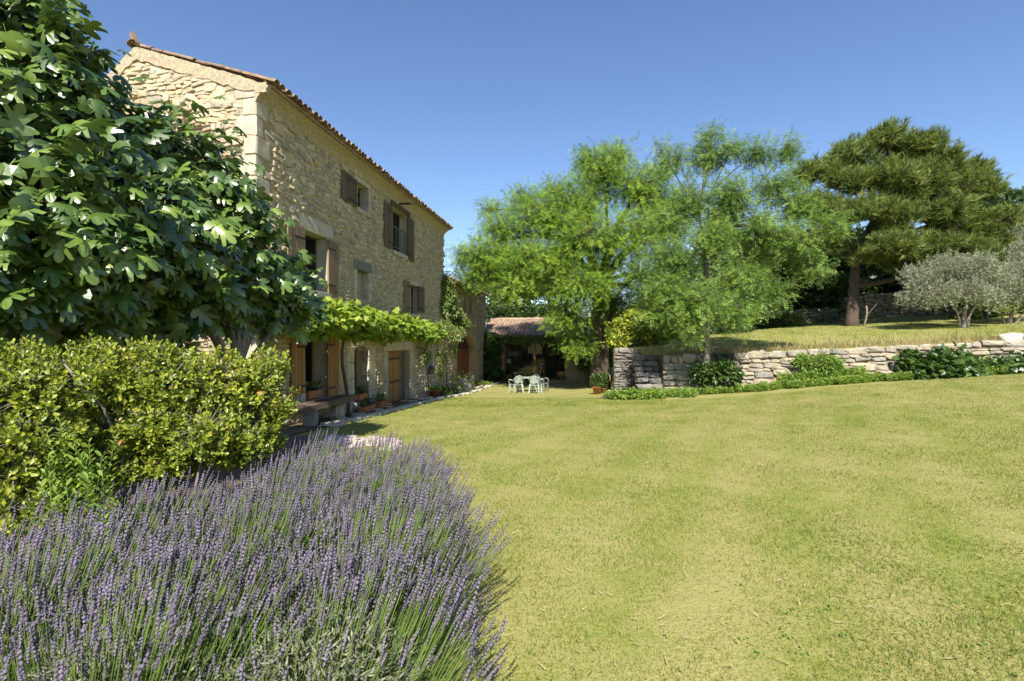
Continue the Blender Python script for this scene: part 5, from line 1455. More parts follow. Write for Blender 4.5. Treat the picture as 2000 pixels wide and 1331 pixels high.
# olives
def olive(label, px, py, d, lobes, stems, n):
    bx, by = W(px, 0, d)[:2]; b = np.array([bx, by, gz(upper, bx, by)])
    ex = []
    forks = []
    for (sx, sy, r) in stems:
        e = W(sx, sy, d); s = b + np.array([(e[0] - b[0]) * .25, R.uniform(-.1, .1), -.1]); L = limb(s, e, 5, -.05, wig=.06); ex.append((L, taper(L, r, r * .55))); forks.append(e)
    return tree('olive_tree', label, 'tree', b, lobes, SPRIG, 'olive', 'bark_grey', [forks[0]] + forks[1:], stems[0][2], twigs=n, per=5, spread=.11, size=.20, droop=-.3, upw=.3, jitter=.6, shell=.42, squash=.15, limb_r=.3, twig_r=.007, extra_paths=ex[1:], group='olive trees on the upper lawn')
olive('silvery olive tree with forked trunk standing nearest the pine on the upper lawn', 1882, 638, 24, [lob(1800, 545, 23.7, .75, .6), lob(1850, 525, 23.5, .8, .6), lob(1900, 525, 23.5, .8, .6), lob(1935, 545, 23.6, .6, .6), lob(1830, 575, 23.4, .8, .5), lob(1890, 570, 23.3, .85, .5), lob(1785, 580, 23.6, .5, .45), lob(1935, 585, 23.6, .5, .4), lob(1870, 545, 24.5, 1.0, .8)], [(1885, 600, .10), (1910, 590, .09), (1862, 595, .06)], 150)
olive('silvery olive tree with low forked trunk beside the garden post', 1967, 632, 25, [lob(1960, 540, 24.6, .7, .6), lob(2010, 530, 24.5, .9, .8), lob(1985, 575, 24.4, .8, .5), lob(2040, 570, 24.6, .8, .6), lob(1945, 570, 24.8, .5, .5), lob(2000, 500, 25, .8, .6)], [(1980, 605, .10), (1950, 600, .07), (2000, 600, .08)], 160)
olive('taller pale olive tree rising behind the other two olives', 2010, 628, 27.5, [lob(1985, 465, 27.3, .9, .8), lob(2010, 430, 27.5, .9, .8), lob(1975, 500, 27.2, .9, .6), lob(2030, 490, 27.3, 1.0, .8)], [(2000, 560, .11), (1990, 550, .08)], 150)
# wooden post near the olives
q = W(1928, 634, 26.5); q[2] = gz(upper, q[0], q[1])
mb = MB(); mb.tube([q - np.array([0, 0, .2]), q + np.array([.02, 0, 1.15])], [.04, .035], 7); o = mb.build('wooden_post', M['bark_grey'], None, True); tag(o, 'thin bare wooden post between the two olive trees', 'post')

# ------------------------------------------------------------------ background trees and shrubs
def bgtree(name, label, px, d, gf, lobes, mat, bark='bark', tm=BSPRIG, twigs=70, size=.5, per=4, r=.2, trunk_top=None, group='trees behind the garden', spread=.25, shell=.4, **kw):
    bx, by = W(px, 0, d)[:2]; b = np.array([bx, by, gz(gf, bx, by)])
    fk = W(px, trunk_top, d) if trunk_top else b + np.array([0, 0, 1.5])
    return tree(name, label, 'tree', b, lobes, tm, mat, bark, [fk], r, twigs=twigs, per=per, spread=spread, size=size, droop=.1, upw=.8, jitter=.7, shell=shell, squash=.2, limb_r=.4, twig_r=.02, group=group, **kw)
# dark layered evergreens behind the garden room
for i, (px, tt, lab) in enumerate(((968, 590, 'dark evergreen with bare lower trunk behind the roof beside the stone wing'), (992, 585, 'dark evergreen with thick trunk behind the garden room ridge'), (1012, 590, 'slim dark evergreen between two thicker trunks behind the garden room'), (1032, 590, 'dark flat topped evergreen behind the middle of the garden room roof'), (1075, 600, 'dark evergreen behind the garden room partly hidden by the locust crown'))):
    d = 46 + 2 * (i % 2); bgtree('evergreen_tree', lab, px, d, lower, [lob(px - 12, 560, d, 2.0, .9), lob(px + 18, 545, d, 2.0, .9), lob(px + 2, 520, d, 2.2, 1.1), lob(px - 14, 612, d - 2, 1.4, .35), lob(px + 14, 618, d - 2, 1.3, .3)], 'dkleaf' if i != 3 else 'bush', r=.28, trunk_top=tt, twigs=60, size=.7)
# tall trees behind the two locusts
bgtree('background_tree', 'mid green rounded tree seen between the young locust and the pine', 1520, 38, upper, [lob(1500, 560, 38, 2.2, 1.4), lob(1540, 530, 38, 2.0, 1.4), lob(1560, 575, 37, 1.8, 1.0), lob(1470, 590, 38, 1.8, 1.0), lob(1530, 595, 37, 1.8, .8)], 'bush', twigs=90, size=.6, trunk_top=610)
bgtree('background_tree', 'dark tree with black trunk behind the young locust', 1458, 31, upper, [lob(1450, 590, 31, 1.5, .9), lob(1420, 600, 31, 1.3, .8), lob(1480, 600, 31, 1.0, .6), lob(1440, 560, 31, 1.3, .8)], 'locust_dk', twigs=80, size=.5, trunk_top=620, r=.22)
bgtree('background_tree', 'pale green tree behind the gap between the two locusts', 1310, 40, upper, [lob(1310, 590, 40, 2.0, 1.2), lob(1350, 600, 40, 2.2, 1.4), lob(1280, 615, 39, 1.6, .9), lob(1390, 610, 40, 2.0, 1.2)], 'bush', twigs=90, size=.6, trunk_top=630)
bgtree('background_tree', 'tall green tree rising between the trunks of the two locusts', 1420, 36, upper, [lob(1400, 500, 36, 2.0, 1.3), lob(1450, 480, 36, 2.0, 1.3), lob(1480, 530, 36, 1.8, 1.2), lob(1360, 540, 36, 2.0, 1.2), lob(1420, 560, 36, 1.8, 1.0), lob(1520, 480, 37, 1.6, 1.2)], 'locust_dk', twigs=100, size=.5, trunk_top=600)
# dark thicket behind pine
bgtree('laurel_thicket', 'dark broadleaf evergreen thicket behind the pine trunk', 1620, 34, upper, [lob(1600, 580, 34, 1.6, 1.0), lob(1650, 560, 35, 1.8, 1.2), lob(1700, 570, 35, 1.8, 1.0), lob(1750, 565, 34.5, 1.8, 1.2), lob(1800, 560, 34, 1.6, 1.1), lob(1720, 520, 36, 2.0, 1.2), lob(1620, 610, 33.5, 1.0, .6), lob(1840, 560, 34, 1.4, 1.0), lob(1590, 500, 35, 1.8, 1.3), lob(1650, 490, 36, 1.9, 1.2), lob(1580, 550, 34, 1.4, 1.0), lob(1800, 510, 35, 1.8, 1.0), lob(1870, 530, 34, 1.5, 1.0)], 'dkleaf', twigs=120, size=.65, trunk_top=600)
def shr(lab, lobes, mat, gf=upper, twigs=90, size=.16, per=6, spread=.07, tm=FOLD, name='garden_shrub', stems=6, group='shrubs behind the lawn', **kw):
    return bush(name, lab, 'shrub', lobes, tm, mat, 'bark_grey', twigs, per, size, spread, group=group, stems=stems, ground=gf, rs=.018, **kw)
shr('glossy yellow green laurel shrub behind the narrow wall', [lob(1215, 650, 23.5, .7, .5), lob(1250, 640, 23.5, .8, .6), lob(1275, 660, 23.8, .6, .4), lob(1240, 625, 24, .6, .4), lob(1205, 668, 23, .5, .35)], 'hedge', twigs=120)
shr('dark shrubs filling the gap between garden room and upper lawn', [lob(1185, 660, 33, 1.0, .9), lob(1205, 630, 34, 1.2, 1.0), lob(1222, 650, 33, 1.0, .9), lob(1195, 690, 32, .7, .8), lob(1240, 620, 35, 1.2, 1.0)], 'bush', lower, twigs=130, size=.25)
shr('olive green shrub behind the left end of the upper lawn', [lob(1300, 635, 27, .9, .6), lob(1270, 625, 28, 1.0, .7), lob(1330, 640, 27.5, .9, .6)], 'bush', twigs=110)
shr('small yellow flowering shrub at the back edge of the upper lawn', [lob(1297, 656, 25.8, .35, .25), lob(1314, 656, 26, .3, .22)], 'vine', twigs=70, size=.1)
shr('dark low shrub under the trees left of the black trunk', [lob(1400, 645, 29, 1.0, .5), lob(1435, 645, 29.5, 1.0, .5), lob(1370, 640, 29, .9, .6), lob(1345, 648, 28, .6, .4)], 'dkleaf', twigs=110)
shr('rounded green shrub in front of the low sunlit dry wall', [lob(1545, 627, 32, .75, .5)], 'bush', twigs=140)
shr('dusty green shrub beside the black trunk at the lawn edge', [lob(1497, 628, 32, .55, .4)], 'dkleaf', twigs=120)
shr('grey green shrub growing over the corner of the dry walls', [lob(1616, 622, 31.8, .6, .5)], 'olive', twigs=120)
shr('yellow green row of vines on the bank above the dry wall', [lob(1500, 603, 40, 1.0, .35), lob(1535, 598, 40, 1.0, .35), lob(1570, 593, 40, 1.0, .4), lob(1600, 590, 40, .9, .4)], 'vine', twigs=110, size=.2)
shr('bluish green vegetable bed plants behind the olive trees', [lob(1890, 618, 28, .6, .35), lob(1920, 616, 28, .6, .4), lob(1950, 614, 28, .6, .35), lob(1985, 612, 28, .6, .35)], 'bush', twigs=80, size=.2)
shr('yellow green climbing plants along the fence behind the olive trees', [lob(1905, 588, 29.5, .8, .5), lob(1950, 585, 29.5, .8, .6), lob(1840, 590, 31, .8, .4), lob(1780, 590, 32, .9, .4), lob(1990, 585, 29.5, .8, .6)], 'vine', twigs=90, size=.16)

# wooded hill far right
hx = np.linspace(95, 330, 30); hy = np.linspace(120, 420, 30)
def hill_z(x, y): return -6 + 62 * np.exp(-(((x - 205) / 62) ** 2 + ((y - 215) / 95) ** 2)) + 5 * np.sin(x * .06) * np.cos(y * .05)
hill = grid_mesh('hill', hx, hy, hill_z, M['soil']); hill['kind'] = 'structure'
k = 2600; hxx = R.uniform(100, 300, k); hyy = R.uniform(125, 330, k); hz = hill_z(hxx, hyy); ok = hz > 6; hxx, hyy, hz = hxx[ok], hyy[ok], hz[ok]; k = len(hxx)
cr = R.uniform(2.2, 4.2, k); per = 17
d_ = norm(R.normal(size=(k * per, 3))); d_[:, 2] = np.abs(d_[:, 2]) * 1.0 - .15
Pc = np.repeat(np.stack([hxx, hyy, hz + cr * .6], -1), per, 0) + d_ * np.repeat(cr, per)[:, None] * R.uniform(.75, 1.05, (k * per, 1))
o = inst('hillside_wood', DIA, frames(norm(R.normal(size=(k * per, 3))), d_ + .4 * R.normal(size=(k * per, 3))), Pc, np.stack([np.full(k * per, 3.6), R.uniform(1.7, 2.8, k * per), np.ones(k * per)], -1), M['dkleaf'])
o['label'] = 'dark wooded hillside far behind the garden'; o['category'] = 'wood'

# ------------------------------------------------------------------ climbers
def climber(name, label, cat, base, paths, lobes, tm, mat, twigs, per, size, spread, bark='bark', r=.03, frame=None, flowers=None, top=0, nm='foliage', **kw):
    t = wthing(name, label, cat, base)
    for (pts, r0, r1) in paths:
        trunk_mesh('stem', [(pts, taper(pts, r0, r1))], M[bark], t, 6)
    vol = np.array([np.prod(r_) ** (2 / 3) for c, r_ in lobes]); cnt = np.maximum(6, (twigs * vol / vol.mean()).astype(int))
    P, D, I = sample_lobes(lobes, cnt, kw.get('shell', .5)); C = np.array([c for c, r_ in lobes])[I]
    twigs_mesh('twigs', C + (P - C) * R.uniform(.2, .6, (len(P), 1)), P, .005, .003, M[bark], t)
    PP, B, S = leaves_on(P, D, per, spread, size, kw.get('droop', .4), kw.get('upw', .8), .6)
    inst(nm, tm, B, PP, S, M[mat], t)
    if flowers:
        mt, nf, fs = flowers; idx = R.choice(len(P), nf, replace=False)
        for i in idx:
            o = bpy.data.objects.new('flower', FLOW.mesh('flower', M[mt])); link(o, t); o.location = tuple(P[i] + D[i] * .06); o.scale = (fs,) * 3; o.rotation_euler = (math.radians(60), 0, R.uniform(0, 1))
    return t
def hl_(t, out, z, rt, ro, rz):     # lobe in house coordinates (rt along facade ~ world y)
    return (HW(t, -out, z), np.array([max(ro, .15 * rt), rt, rz]))
vl = []
for (px, yt, yb, o_) in ((575, 585, 655, .8), (610, 585, 660, .8), (645, 590, 655, .9), (680, 592, 658, .9), (712, 600, 660, .95), (745, 605, 662, 1.0), (775, 613, 665, 1.0), (800, 618, 665, 1.0), (825, 628, 668, .9), (850, 632, 672, .8)):
    t_, zt = pf(px, yt, o_); _, zb_ = pf(px, yb, o_)
    vl.append((HW(t_, -o_ + .25, (zt + zb_) / 2 + .05), np.array([.62, .62, (zt - zb_) / 2 * .80])))
    if px in (645, 712, 775): vl.append((HW(t_, -o_ * .5, (zt + zb_) / 2 - .1), np.array([.45, .5, (zt - zb_) / 2 * .7])))
vb_t, _ = pf(675, 790, .35); vb = HW(vb_t, -.35, 0); vb[2] = gz(lower, vb[0], vb[1])
def hp(px, py, out): t_, z_ = pf(px, py, out); return HW(t_, -out, z_)
mainstem = [hp(680, 812, .35), hp(681, 790, .35), hp(676, 755, .34), hp(669, 715, .33), hp(668, 685, .33), hp(672, 660, .38), hp(682, 638, .55)]
horiz = [hp(682, 640, .6), hp(720, 640, .8), hp(770, 645, .85), hp(830, 655, .8), hp(870, 660, .7)]
horiz2 = [hp(682, 640, .6), hp(640, 640, .7), hp(600, 640, .7), hp(570, 635, .7)]
climber('grapevine', 'bright green grapevine trained along the farmhouse front above the ground floor windows', 'vine', vb, [(mainstem, .05, .035), (horiz, .032, .015), (horiz2, .03, .015)], vl, GRAPE, 'vine', 125, 6, .14, .07, upw=.7)
# wires / canes of the vine support
sp = wthing('vine_trellis', 'thin iron poles and wires carrying the grapevine', 'trellis', hp(740, 790, .3))
for o_ in (.35, 1.0):
    mb = MB(); mb.tube([hp(575, 640, o_), hp(720, 648, o_), hp(880, 662, o_)], .012, 5); mb.build('wire', M['iron'], sp)
for px in (600, 690, 760, 835):
    mb = MB(); t_, z_ = pf(px, 645, 0); zz = 1.95; mb.tube([HW(t_, .05, zz + .1), HW(t_, -1.1, zz)], .014, 5); mb.build('bracket', M['iron'], sp)
# second stem, thin canes
v2 = [hp(838, 790, .25), hp(838, 765, .25), hp(833, 720, .25), hp(830, 690, .28), hp(834, 665, .4)]
b_ = v2[0].copy(); b_[2] = gz(lower, b_[0], b_[1]); v2[0] = b_
climber('climbing_rose', 'climbing rose with pale leaves and pink flowers near the far end of the farmhouse', 'rose', b_, [(v2, .022, .012), ([hp(722, 800, .2), hp(716, 740, .15), hp(708, 690, .15), hp(712, 668, .3)][::1], .012, .008)],
        [(hp(845, 650, .6), np.array([.5, .8, .35])), (hp(868, 645, .6), np.array([.5, .8, .4])), (hp(890, 655, .5), np.array([.4, .8, .35])), (hp(832, 690, .3), np.array([.2, .3, .5])), (hp(865, 690, .25), np.array([.18, .5, .5])), (hp(888, 680, .25), np.array([.18, .4, .4])), (hp(862, 725, .2), np.array([.12, .35, .6]))], FOLD, 'rose', 90, 5, .085, .06, flowers=('pink', 8, .05))
wb = hp(872, 772, .2); wb[2] = gz(lower, wb[0], wb[1])
climber('wall_climber', 'tall dusty green climber growing up the corner between farmhouse and wing', 'climber', wb, [([wb, hp(873, 700, .15), hp(872, 640, .15), hp(876, 570, .15)], .03, .015)],
        [(hp(876, 552, .2), np.array([.25, .4, .35])), (hp(878, 580, .25), np.array([.3, .45, .4])), (hp(883, 605, .3), np.array([.3, .5, .4])), (hp(898, 625, .3), np.array([.3, .7, .35])), (hp(868, 600, .15), np.array([.15, .4, .5])), (hp(910, 632, .3), np.array([.25, .5, .2])), (hp(868, 560, .12), np.array([.12, .2, .6]))], FOLD, 'rose', 130, 5, .10, .07, shell=.6)
ib = in_room(-.3, gpx(962), 0); ib = np.array(ib); ib[2] = gz(lower, ib[0], ib[1])
def gp(px, py, x): 
    y_ = gpx(px); q = HW(GX + x, y_, 0); return np.array([q[0], q[1], CAM_Z - (py - 665.5) / 1000 * q[1]])
climber('ivy_column', 'thick glossy green ivy covering the wall between the wing and garden room', 'ivy', ib, [([ib, gp(961, 700, -.3), gp(960, 660, -.2)], .05, .03)],
        [(gp(958, 662, -.35), np.array([.5, .35, .4])), (gp(964, 685, -.4), np.array([.6, .4, .45])), (gp(960, 710, -.45), np.array([.65, .45, .45])), (gp(964, 733, -.45), np.array([.7, .45, .4])), (gp(948, 700, -.1), np.array([.25, .5, 1.0])), (gp(972, 668, -.3), np.array([.3, .3, .3]))], FOLD, 'ivy', 190, 6, .15, .09, shell=.4)
ib2 = gp(1150, 745, -.2); ib2[2] = gz(lower, ib2[0], ib2[1])
climber('eave_creeper', 'trailing creeper hanging along the garden room eave above the glass doors', 'creeper', ib2, [([ib2, gp(1148, 700, -.15), gp(1130, 665, -.2), gp(1060, 662, -.2), gp(990, 662, -.2)], .03, .012)],
        [(gp(px, 663, -.28), np.array([.55, .2, .22])) for px in (990, 1008, 1026, 1044, 1062, 1080, 1098, 1116)] + [(gp(1080, 680, -.25), np.array([.4, .2, .4])), (gp(1120, 690, -.2), np.array([.35, .2, .5])), (gp(1140, 710, -.2), np.array([.35, .25, .6])), (gp(1028, 672, -.25), np.array([.3, .15, .2]))], FOLD, 'rose', 70, 5, .11, .07)

# ------------------------------------------------------------------ plants in front of the wall
def weed_patch(pts, n, h, mat, tm=BSPRIG, name='weeds', size=.2):
    P = []
    for (x, y, r) in pts:
        a = R.uniform(0, 6.28, n); q = np.sqrt(R.random(n)) * r; P.append(np.stack([x + np.cos(a) * q, y + np.sin(a) * q * .5, np.zeros(n)], -1))
    P = np.concatenate(P); P[:, 2] = lower(P[:, 0], P[:, 1]) + R.uniform(-.02, h * .6, len(P))
    D = R.normal(0, .35, (len(P), 3)) + UP
    return inst(name, tm, frames(D, R.normal(size=(len(P), 3))), P, size * R.uniform(.5, 1.2, len(P)), M[mat])
pts = []
for x in np.arange(5.2, 19, .28):
    y = wall_line(x) - R.uniform(.25, .75); pts.append((x, y, R.uniform(.2, .4)))
for x in np.arange(3.6, 6.4, .25): pts.append((x, 18.1 + R.uniform(-.3, .4), .35))
o = weed_patch(pts, 46, .16, 'weed', size=.22); o['label'] = 'strip of green weeds along the foot of the retaining walls'; o['category'] = 'weeds'
o = weed_patch([(x, wall_line(x) - R.uniform(.15, .3), .25) for x in np.r_[np.arange(9.9, 12.3, .3), np.arange(14.8, 18.5, .5)]], 60, .5, 'weed', size=.3); o.name = 'tall_weeds'; o['label'] = 'taller feathery weeds against the long retaining wall'; o['category'] = 'weeds'
shr('dense bright weed cushion on the lawn edge by the landing slabs', [(np.array([4.1, 17.9, gz(lower, 4.1, 17.9) + .1]), np.array([.55, .35, .2])), (np.array([4.8, 17.8, gz(lower, 4.8, 17.8) + .08]), np.array([.5, .3, .15]))], 'mint', lower, 180, .09, name='weed_cushion', group=None)
shr('dark spreading fig bush growing against the long retaining wall', [(np.array([x, wall_line(x) - q, gz(lower, x, wall_line(x) - q) + z]), np.array([r, r * .8, r * .75])) for (x, q, z, r) in ((14.1, .55, .3, .36), (14.7, .6, .35, .42), (15.2, .55, .3, .36), (13.9, .3, .7, .22), (14.9, .35, .65, .3), (15.6, .4, .25, .25))], 'ivy', lower, 110, .2, 5, .1, GRAPE, name='fig_bush', group=None)
shr('dark leafy trailing plant at the right end of the long retaining wall', [(np.array([x, wall_line(x) - .4, gz(lower, x, wall_line(x) - .4) + .3]), np.array([.5, .3, .3])) for x in (16.7, 17.4, 18.1)], 'ivy', lower, 90, .16, 5, .09, GRAPE, name='trailing_plant', group=None)
shr('dark green leafy plant around the young locust trunk in the niche', [(np.array([x, y, z]), np.array([r, r, r * .8])) for (x, y, z, r) in ((7.3, 18.95, .42, .3), (7.8, 18.9, .5, .3), (6.9, 18.8, .4, .2), (8.1, 18.8, .35, .2))], 'ivy', lower, 120, .2, 5, .09, LONG, name='niche_plant', group=None)
shr('wispy green weed tuft growing out of the retaining wall face', [(np.array([11.3, wall_line(11.3) - .15, .75]), np.array([.55, .2, .32])), (np.array([10.6, wall_line(10.6) - .12, .85]), np.array([.3, .15, .2]))], 'weed', lower, 200, .10, name='wall_weed', group=None, tm=LONG)
# dry grass fringe on the wall top
k = 9000; x = R.uniform(5.2, 19.5, k); y = wall_line(x) + R.uniform(.3, 1.3, k); z = upper(x, y)
hh = R.uniform(.06, .24, k) * np.where(R.random(k) < .06, 2.2, 1)
D = R.normal(0, .3, (k, 3)) + UP
BL = Tmpl([(-.5, 0, 0), (.5, 0, 0), (.15, .6, .05), (-.02, 1, .18)], [(0, 1, 2, 3)])
o = inst('dry_grass', BL, frames(D, R.normal(size=(k, 3))), np.stack([x, y, z], -1), np.stack([np.full(k, .014), hh, hh], -1), M['drygrass']); o['label'] = 'fringe of dry straw coloured grass along the top of the retaining wall'; o['category'] = 'grass'
# ------------------------------------------------------------------ path, edging stones along the house
def curb(t, out): return HW(t, -out, 0)
ts = np.arange(-1.0, 23.0, .5); V = []; F = []
for i, t_ in enumerate(ts):
    for o_ in (-.05, .95):
        q = curb(t_, o_); V.append((q[0], q[1], gz(lower, q[0], q[1]) + .02))
    if i: F.append((2 * i - 2, 2 * i - 1, 2 * i + 1, 2 * i))
mb = MB(); mb.add(V, F); pth = mb.build('path', M['soil'], None, recalc=False); pth['kind'] = 'structure'
PAVE = [stone_tmpl(200 + i, .07, .06) for i in range(6)]
pm = [t_.mesh('paving_stone', M['pave']) for t_ in PAVE]
t_ = .6
while t_ < 21.8:
    w = R.uniform(.25, .62)
    if R.random() < .93:
        q = curb(t_ + w / 2, .93 + R.normal(0, .03)); o = bpy.data.objects.new('paving_stone', pm[R.integers(0, 6)]); link(o, pth)
        o.location = (q[0], q[1], gz(lower, q[0], q[1]) + .012); o.scale = (w * .97, R.uniform(.20, .30), .09); o.rotation_euler = (0, 0, HRZ + R.normal(0, .05))
    if R.random() < .55:
        q = curb(t_ + w / 2, R.uniform(.35, .7)); o = bpy.data.objects.new('paving_stone', pm[R.integers(0, 6)]); link(o, pth)
        o.location = (q[0], q[1], gz(lower, q[0], q[1]) + .008); o.scale = (w * .8, R.uniform(.2, .35), .07); o.rotation_euler = (0, 0, HRZ + R.normal(0, .3))
    t_ += w
# pinkish flagstones near the lavender
M['pinkstone'] = stone_mat('pink_flagstone', [(.46, .36, .30), (.52, .43, .36), (.42, .36, .31)], lich_amt=.3)
fl_ = bpy.data.objects.new('x', None); bpy.data.objects.remove(fl_)
pm2 = [t_.mesh('paving_stone', M['pinkstone']) for t_ in PAVE]
mb = MB(); mb.add([(-2.9, 7.5, 0), (-1.2, 7.9, 0), (-1.5, 9.0, 0), (-3.3, 8.8, 0)], [(0, 1, 2, 3)])
for i in range(4): 
    x_, y_, _ = mb.v[i]; mb.v[i] = (x_, y_, gz(lower, x_, y_) - .01)
for (px, py) in ((680, 852), (705, 856), (730, 853), (755, 857), (770, 864), (668, 862), (700, 868), (735, 866), (762, 876), (650, 850), (640, 862)):
    d = 1.6 / ((py - 665.5) / 1000) * 1.0; d = 1.72 / ((py - 665.5) / 1000); p = W(px, py, d); o = bpy.data.objects.new('paving_stone', pm2[R.integers(0, 6)]); link(o, pth); o.location = (p[0], p[1], gz(lower, p[0], p[1]) + .004); o.scale = (R.uniform(.24, .34), R.uniform(.3, .45), .05); o.rotation_euler = (0, 0, R.normal(0, .3))

# ------------------------------------------------------------------ bench
bt, _ = pf(632, 800, .45); q = HW(bt, -.48, 0); zb = gz(lower, q[0], q[1])
bench = thing('plank_bench', 'rough thick timber plank bench on stone blocks under the window', 'bench', (q[0], q[1], zb), HRZ)
mb = MB(); V = []; F = []
for i in range(9):
    x = -1.15 + 2.3 * i / 8; j = R.normal(0, .008, 4)
    V += [(x, -.24 + j[0], .40 + j[1]), (x, .22, .40), (x, .22, .53 + j[2]), (x, -.22 + j[3], .53 + j[1])]
    if i: F += [(4 * i - 4 + k, 4 * i - 4 + (k + 1) % 4, 4 * i + (k + 1) % 4, 4 * i + k) for k in range(4)]
F += [(0, 1, 2, 3), (32, 33, 34, 35)]
mb.add(V, F); mb.build('seat', M['wood_beam'], bench)
for (x, w) in ((-.62, .2), (.55, .34)):
    o = bpy.data.objects.new('support', WSTONES[3 if x < 0 else 5].mesh('support', M['dry'])); link(o, bench); o.location = (x, 0, .17); o.scale = (w, .30, .48)

# ------------------------------------------------------------------ pots, planters and flowers
def planter(label, loc, rz, w=.55, dpt=.2, h=.18, flower='yellow', nf=14, leafmat='ivy', plant_h=.16, feet=True):
    t = thing('flower_box', label, 'planter', loc, rz, 'terracotta flower boxes')
    mb = MB(); th = .015; z0 = .04 if feet else 0
    a, b_ = w / 2, dpt / 2; i_ = .82
    for (x0, x1, y0, y1) in ((-a, a, -b_, -b_ + th), (-a, a, b_ - th, b_), (-a, -a + th, -b_ + th, b_ - th), (a - th, a, -b_ + th, b_ - th)): mb.box(x0, x1, y0, y1, z0, z0 + h)
    mb.box(-a + th, a - th, -b_ + th, b_ - th, z0, z0 + .02)
    mb.box(-a - .012, a + .012, -b_ - .012, -b_, z0 + h - .03, z0 + h); mb.build('box', M['terra'], t)
    if feet:
        for sx in (-.32, .32): mb = MB(); mb.box(sx * w - .04, sx * w + .04, -.06, .06, 0, .04); mb.build('foot', M['terra'], t)
    mb = MB(); mb.box(-a + .016, a - .016, -b_ + .016, b_ - .016, z0 + .03, z0 + h - .02); mb.build('soil', M['soil'], t)
    k = 130; P = np.stack([R.uniform(-a, a, k), R.uniform(-b_, b_, k), z0 + h + R.uniform(-.03, plant_h, k)], -1); D = R.normal(0, .6, (k, 3)) + UP * .7
    inst('foliage', LONG, frames(D, R.normal(0, .5, (k, 3)) + UP), P, R.uniform(.06, .11, k), M[leafmat], t)
    if nf:
        me = FLOW.mesh('flower', M[flower])
        for i in range(nf):
            o = bpy.data.objects.new('flower', me); link(o, t); o.location = (R.uniform(-a, a), R.uniform(-b_, b_), z0 + h + plant_h * R.uniform(.6, 1.25)); o.scale = (.026,) * 3; o.rotation_euler = (.7 * R.normal(), .7 * R.normal(), 0)
    return t
def house_loc(px, py, out):
    t_, z_ = pf(px, py, out); return t_, z_
ta = (W6[0] + W6[1]) / 2 - .12
planter('terracotta box of yellow flowers on the sill between the two honey coloured shutters', tuple(HW(ta, .05, W6[2])), HRZ, w=.6)
ta = (W7[0] + W7[1]) / 2
planter('terracotta flower box on the sill of the arched window', tuple(HW(ta, .0, W7[2])), HRZ, w=.62, nf=5)
tb, _ = pf(744, 800, .3); q = HW(tb, -.3, 0); planter('terracotta trough standing on the ground left of the plank door', (q[0], q[1], gz(lower, q[0], q[1]) + .02), HRZ, w=.6, h=.22, nf=3, feet=False)
tb, _ = pf(716, 800, .3); q = HW(tb, -.3, 0); planter('dark red trough on the ground below the arched window', (q[0], q[1], gz(lower, q[0], q[1]) + .02), HRZ, w=.7, h=.16, nf=0, feet=False)
def pot(label, loc, r=.16, h=.26, leafmat='weed', plant=.25, flower=None, nf=0, tm=LONG, size=.12):
    t = thing('flower_pot', label, 'flower pot', loc, 0, 'terracotta pots')
    mb = MB(); mb.lathe([(.001, 0), (r * .7, 0), (r * .95, h * .85), (r * 1.06, h * .86), (r * 1.06, h), (r * .94, h), (r * .9, h * .86), (.001, h * .85)], 16); mb.build('pot', M['terra'], t, True)
    k = 150; a = R.uniform(0, 6.28, k); q_ = np.sqrt(R.random(k)); P = np.stack([np.cos(a) * q_ * r, np.sin(a) * q_ * r, h * .85 + R.uniform(0, plant, k)], -1); D = np.stack([np.cos(a) * q_, np.sin(a) * q_, .7 + 0 * a], -1) + R.normal(0, .4, (k, 3))
    inst('foliage', tm, frames(D, R.normal(0, .5, (k, 3)) + UP), P, size * R.uniform(.6, 1.2, k), M[leafmat], t)
    if flower:
        me = FLOW.mesh('flower', M[flower])
        for i in range(nf):
            o = bpy.data.objects.new('flower', me); link(o, t); a_ = R.uniform(0, 6.28); o.location = (r * math.cos(a_) * .9, r * math.sin(a_) * .9, h + plant * R.uniform(.5, 1)); o.scale = (.03,) * 3; o.rotation_euler = (.7, 0, a_)
    return t
for (px, o_, lab, r, h, fl, nf) in ((850, .35, 'wide terracotta pot with green plant below the small window', .24, .26, None, 0), (864, .4, 'smaller terracotta pot with pink flowers beside the wide pot', .18, .24, 'pink', 4)):
    t_, _ = pf(px, 775, o_); q = HW(t_, -o_, 0); pot(lab, (q[0], q[1], gz(lower, q[0], q[1]) + .02), r, h, flower=fl, nf=nf, plant=.12)
q = W(1165, 765, 22.0); q[2] = gz(lower, q[0], q[1]); pot('tall terracotta pot with leafy plant under the old locust tree', tuple(q), .17, .32, leafmat='ivy', plant=.5, size=.2)
q = W(1178, 755, 23.0); q[2] = gz(lower, q[0], q[1]); pot('dark leafy pot plant beside the tall pot under the locust tree', tuple(q), .15, .2, leafmat='ivy', plant=.6, size=.2)
for i, px in enumerate((996, 1014, 1033, 1062)):
    q = gp(px, 744, -.35); q[2] = gz(lower, q[0], q[1]); pot(('terracotta pot at the left end of the glass doors', 'terracotta pot behind the pale chair at the glass doors', 'terracotta pot under the middle post of the glass doors', 'terracotta pot by the open doorway of the garden room')[i], tuple(q), .16, .26, plant=.2)
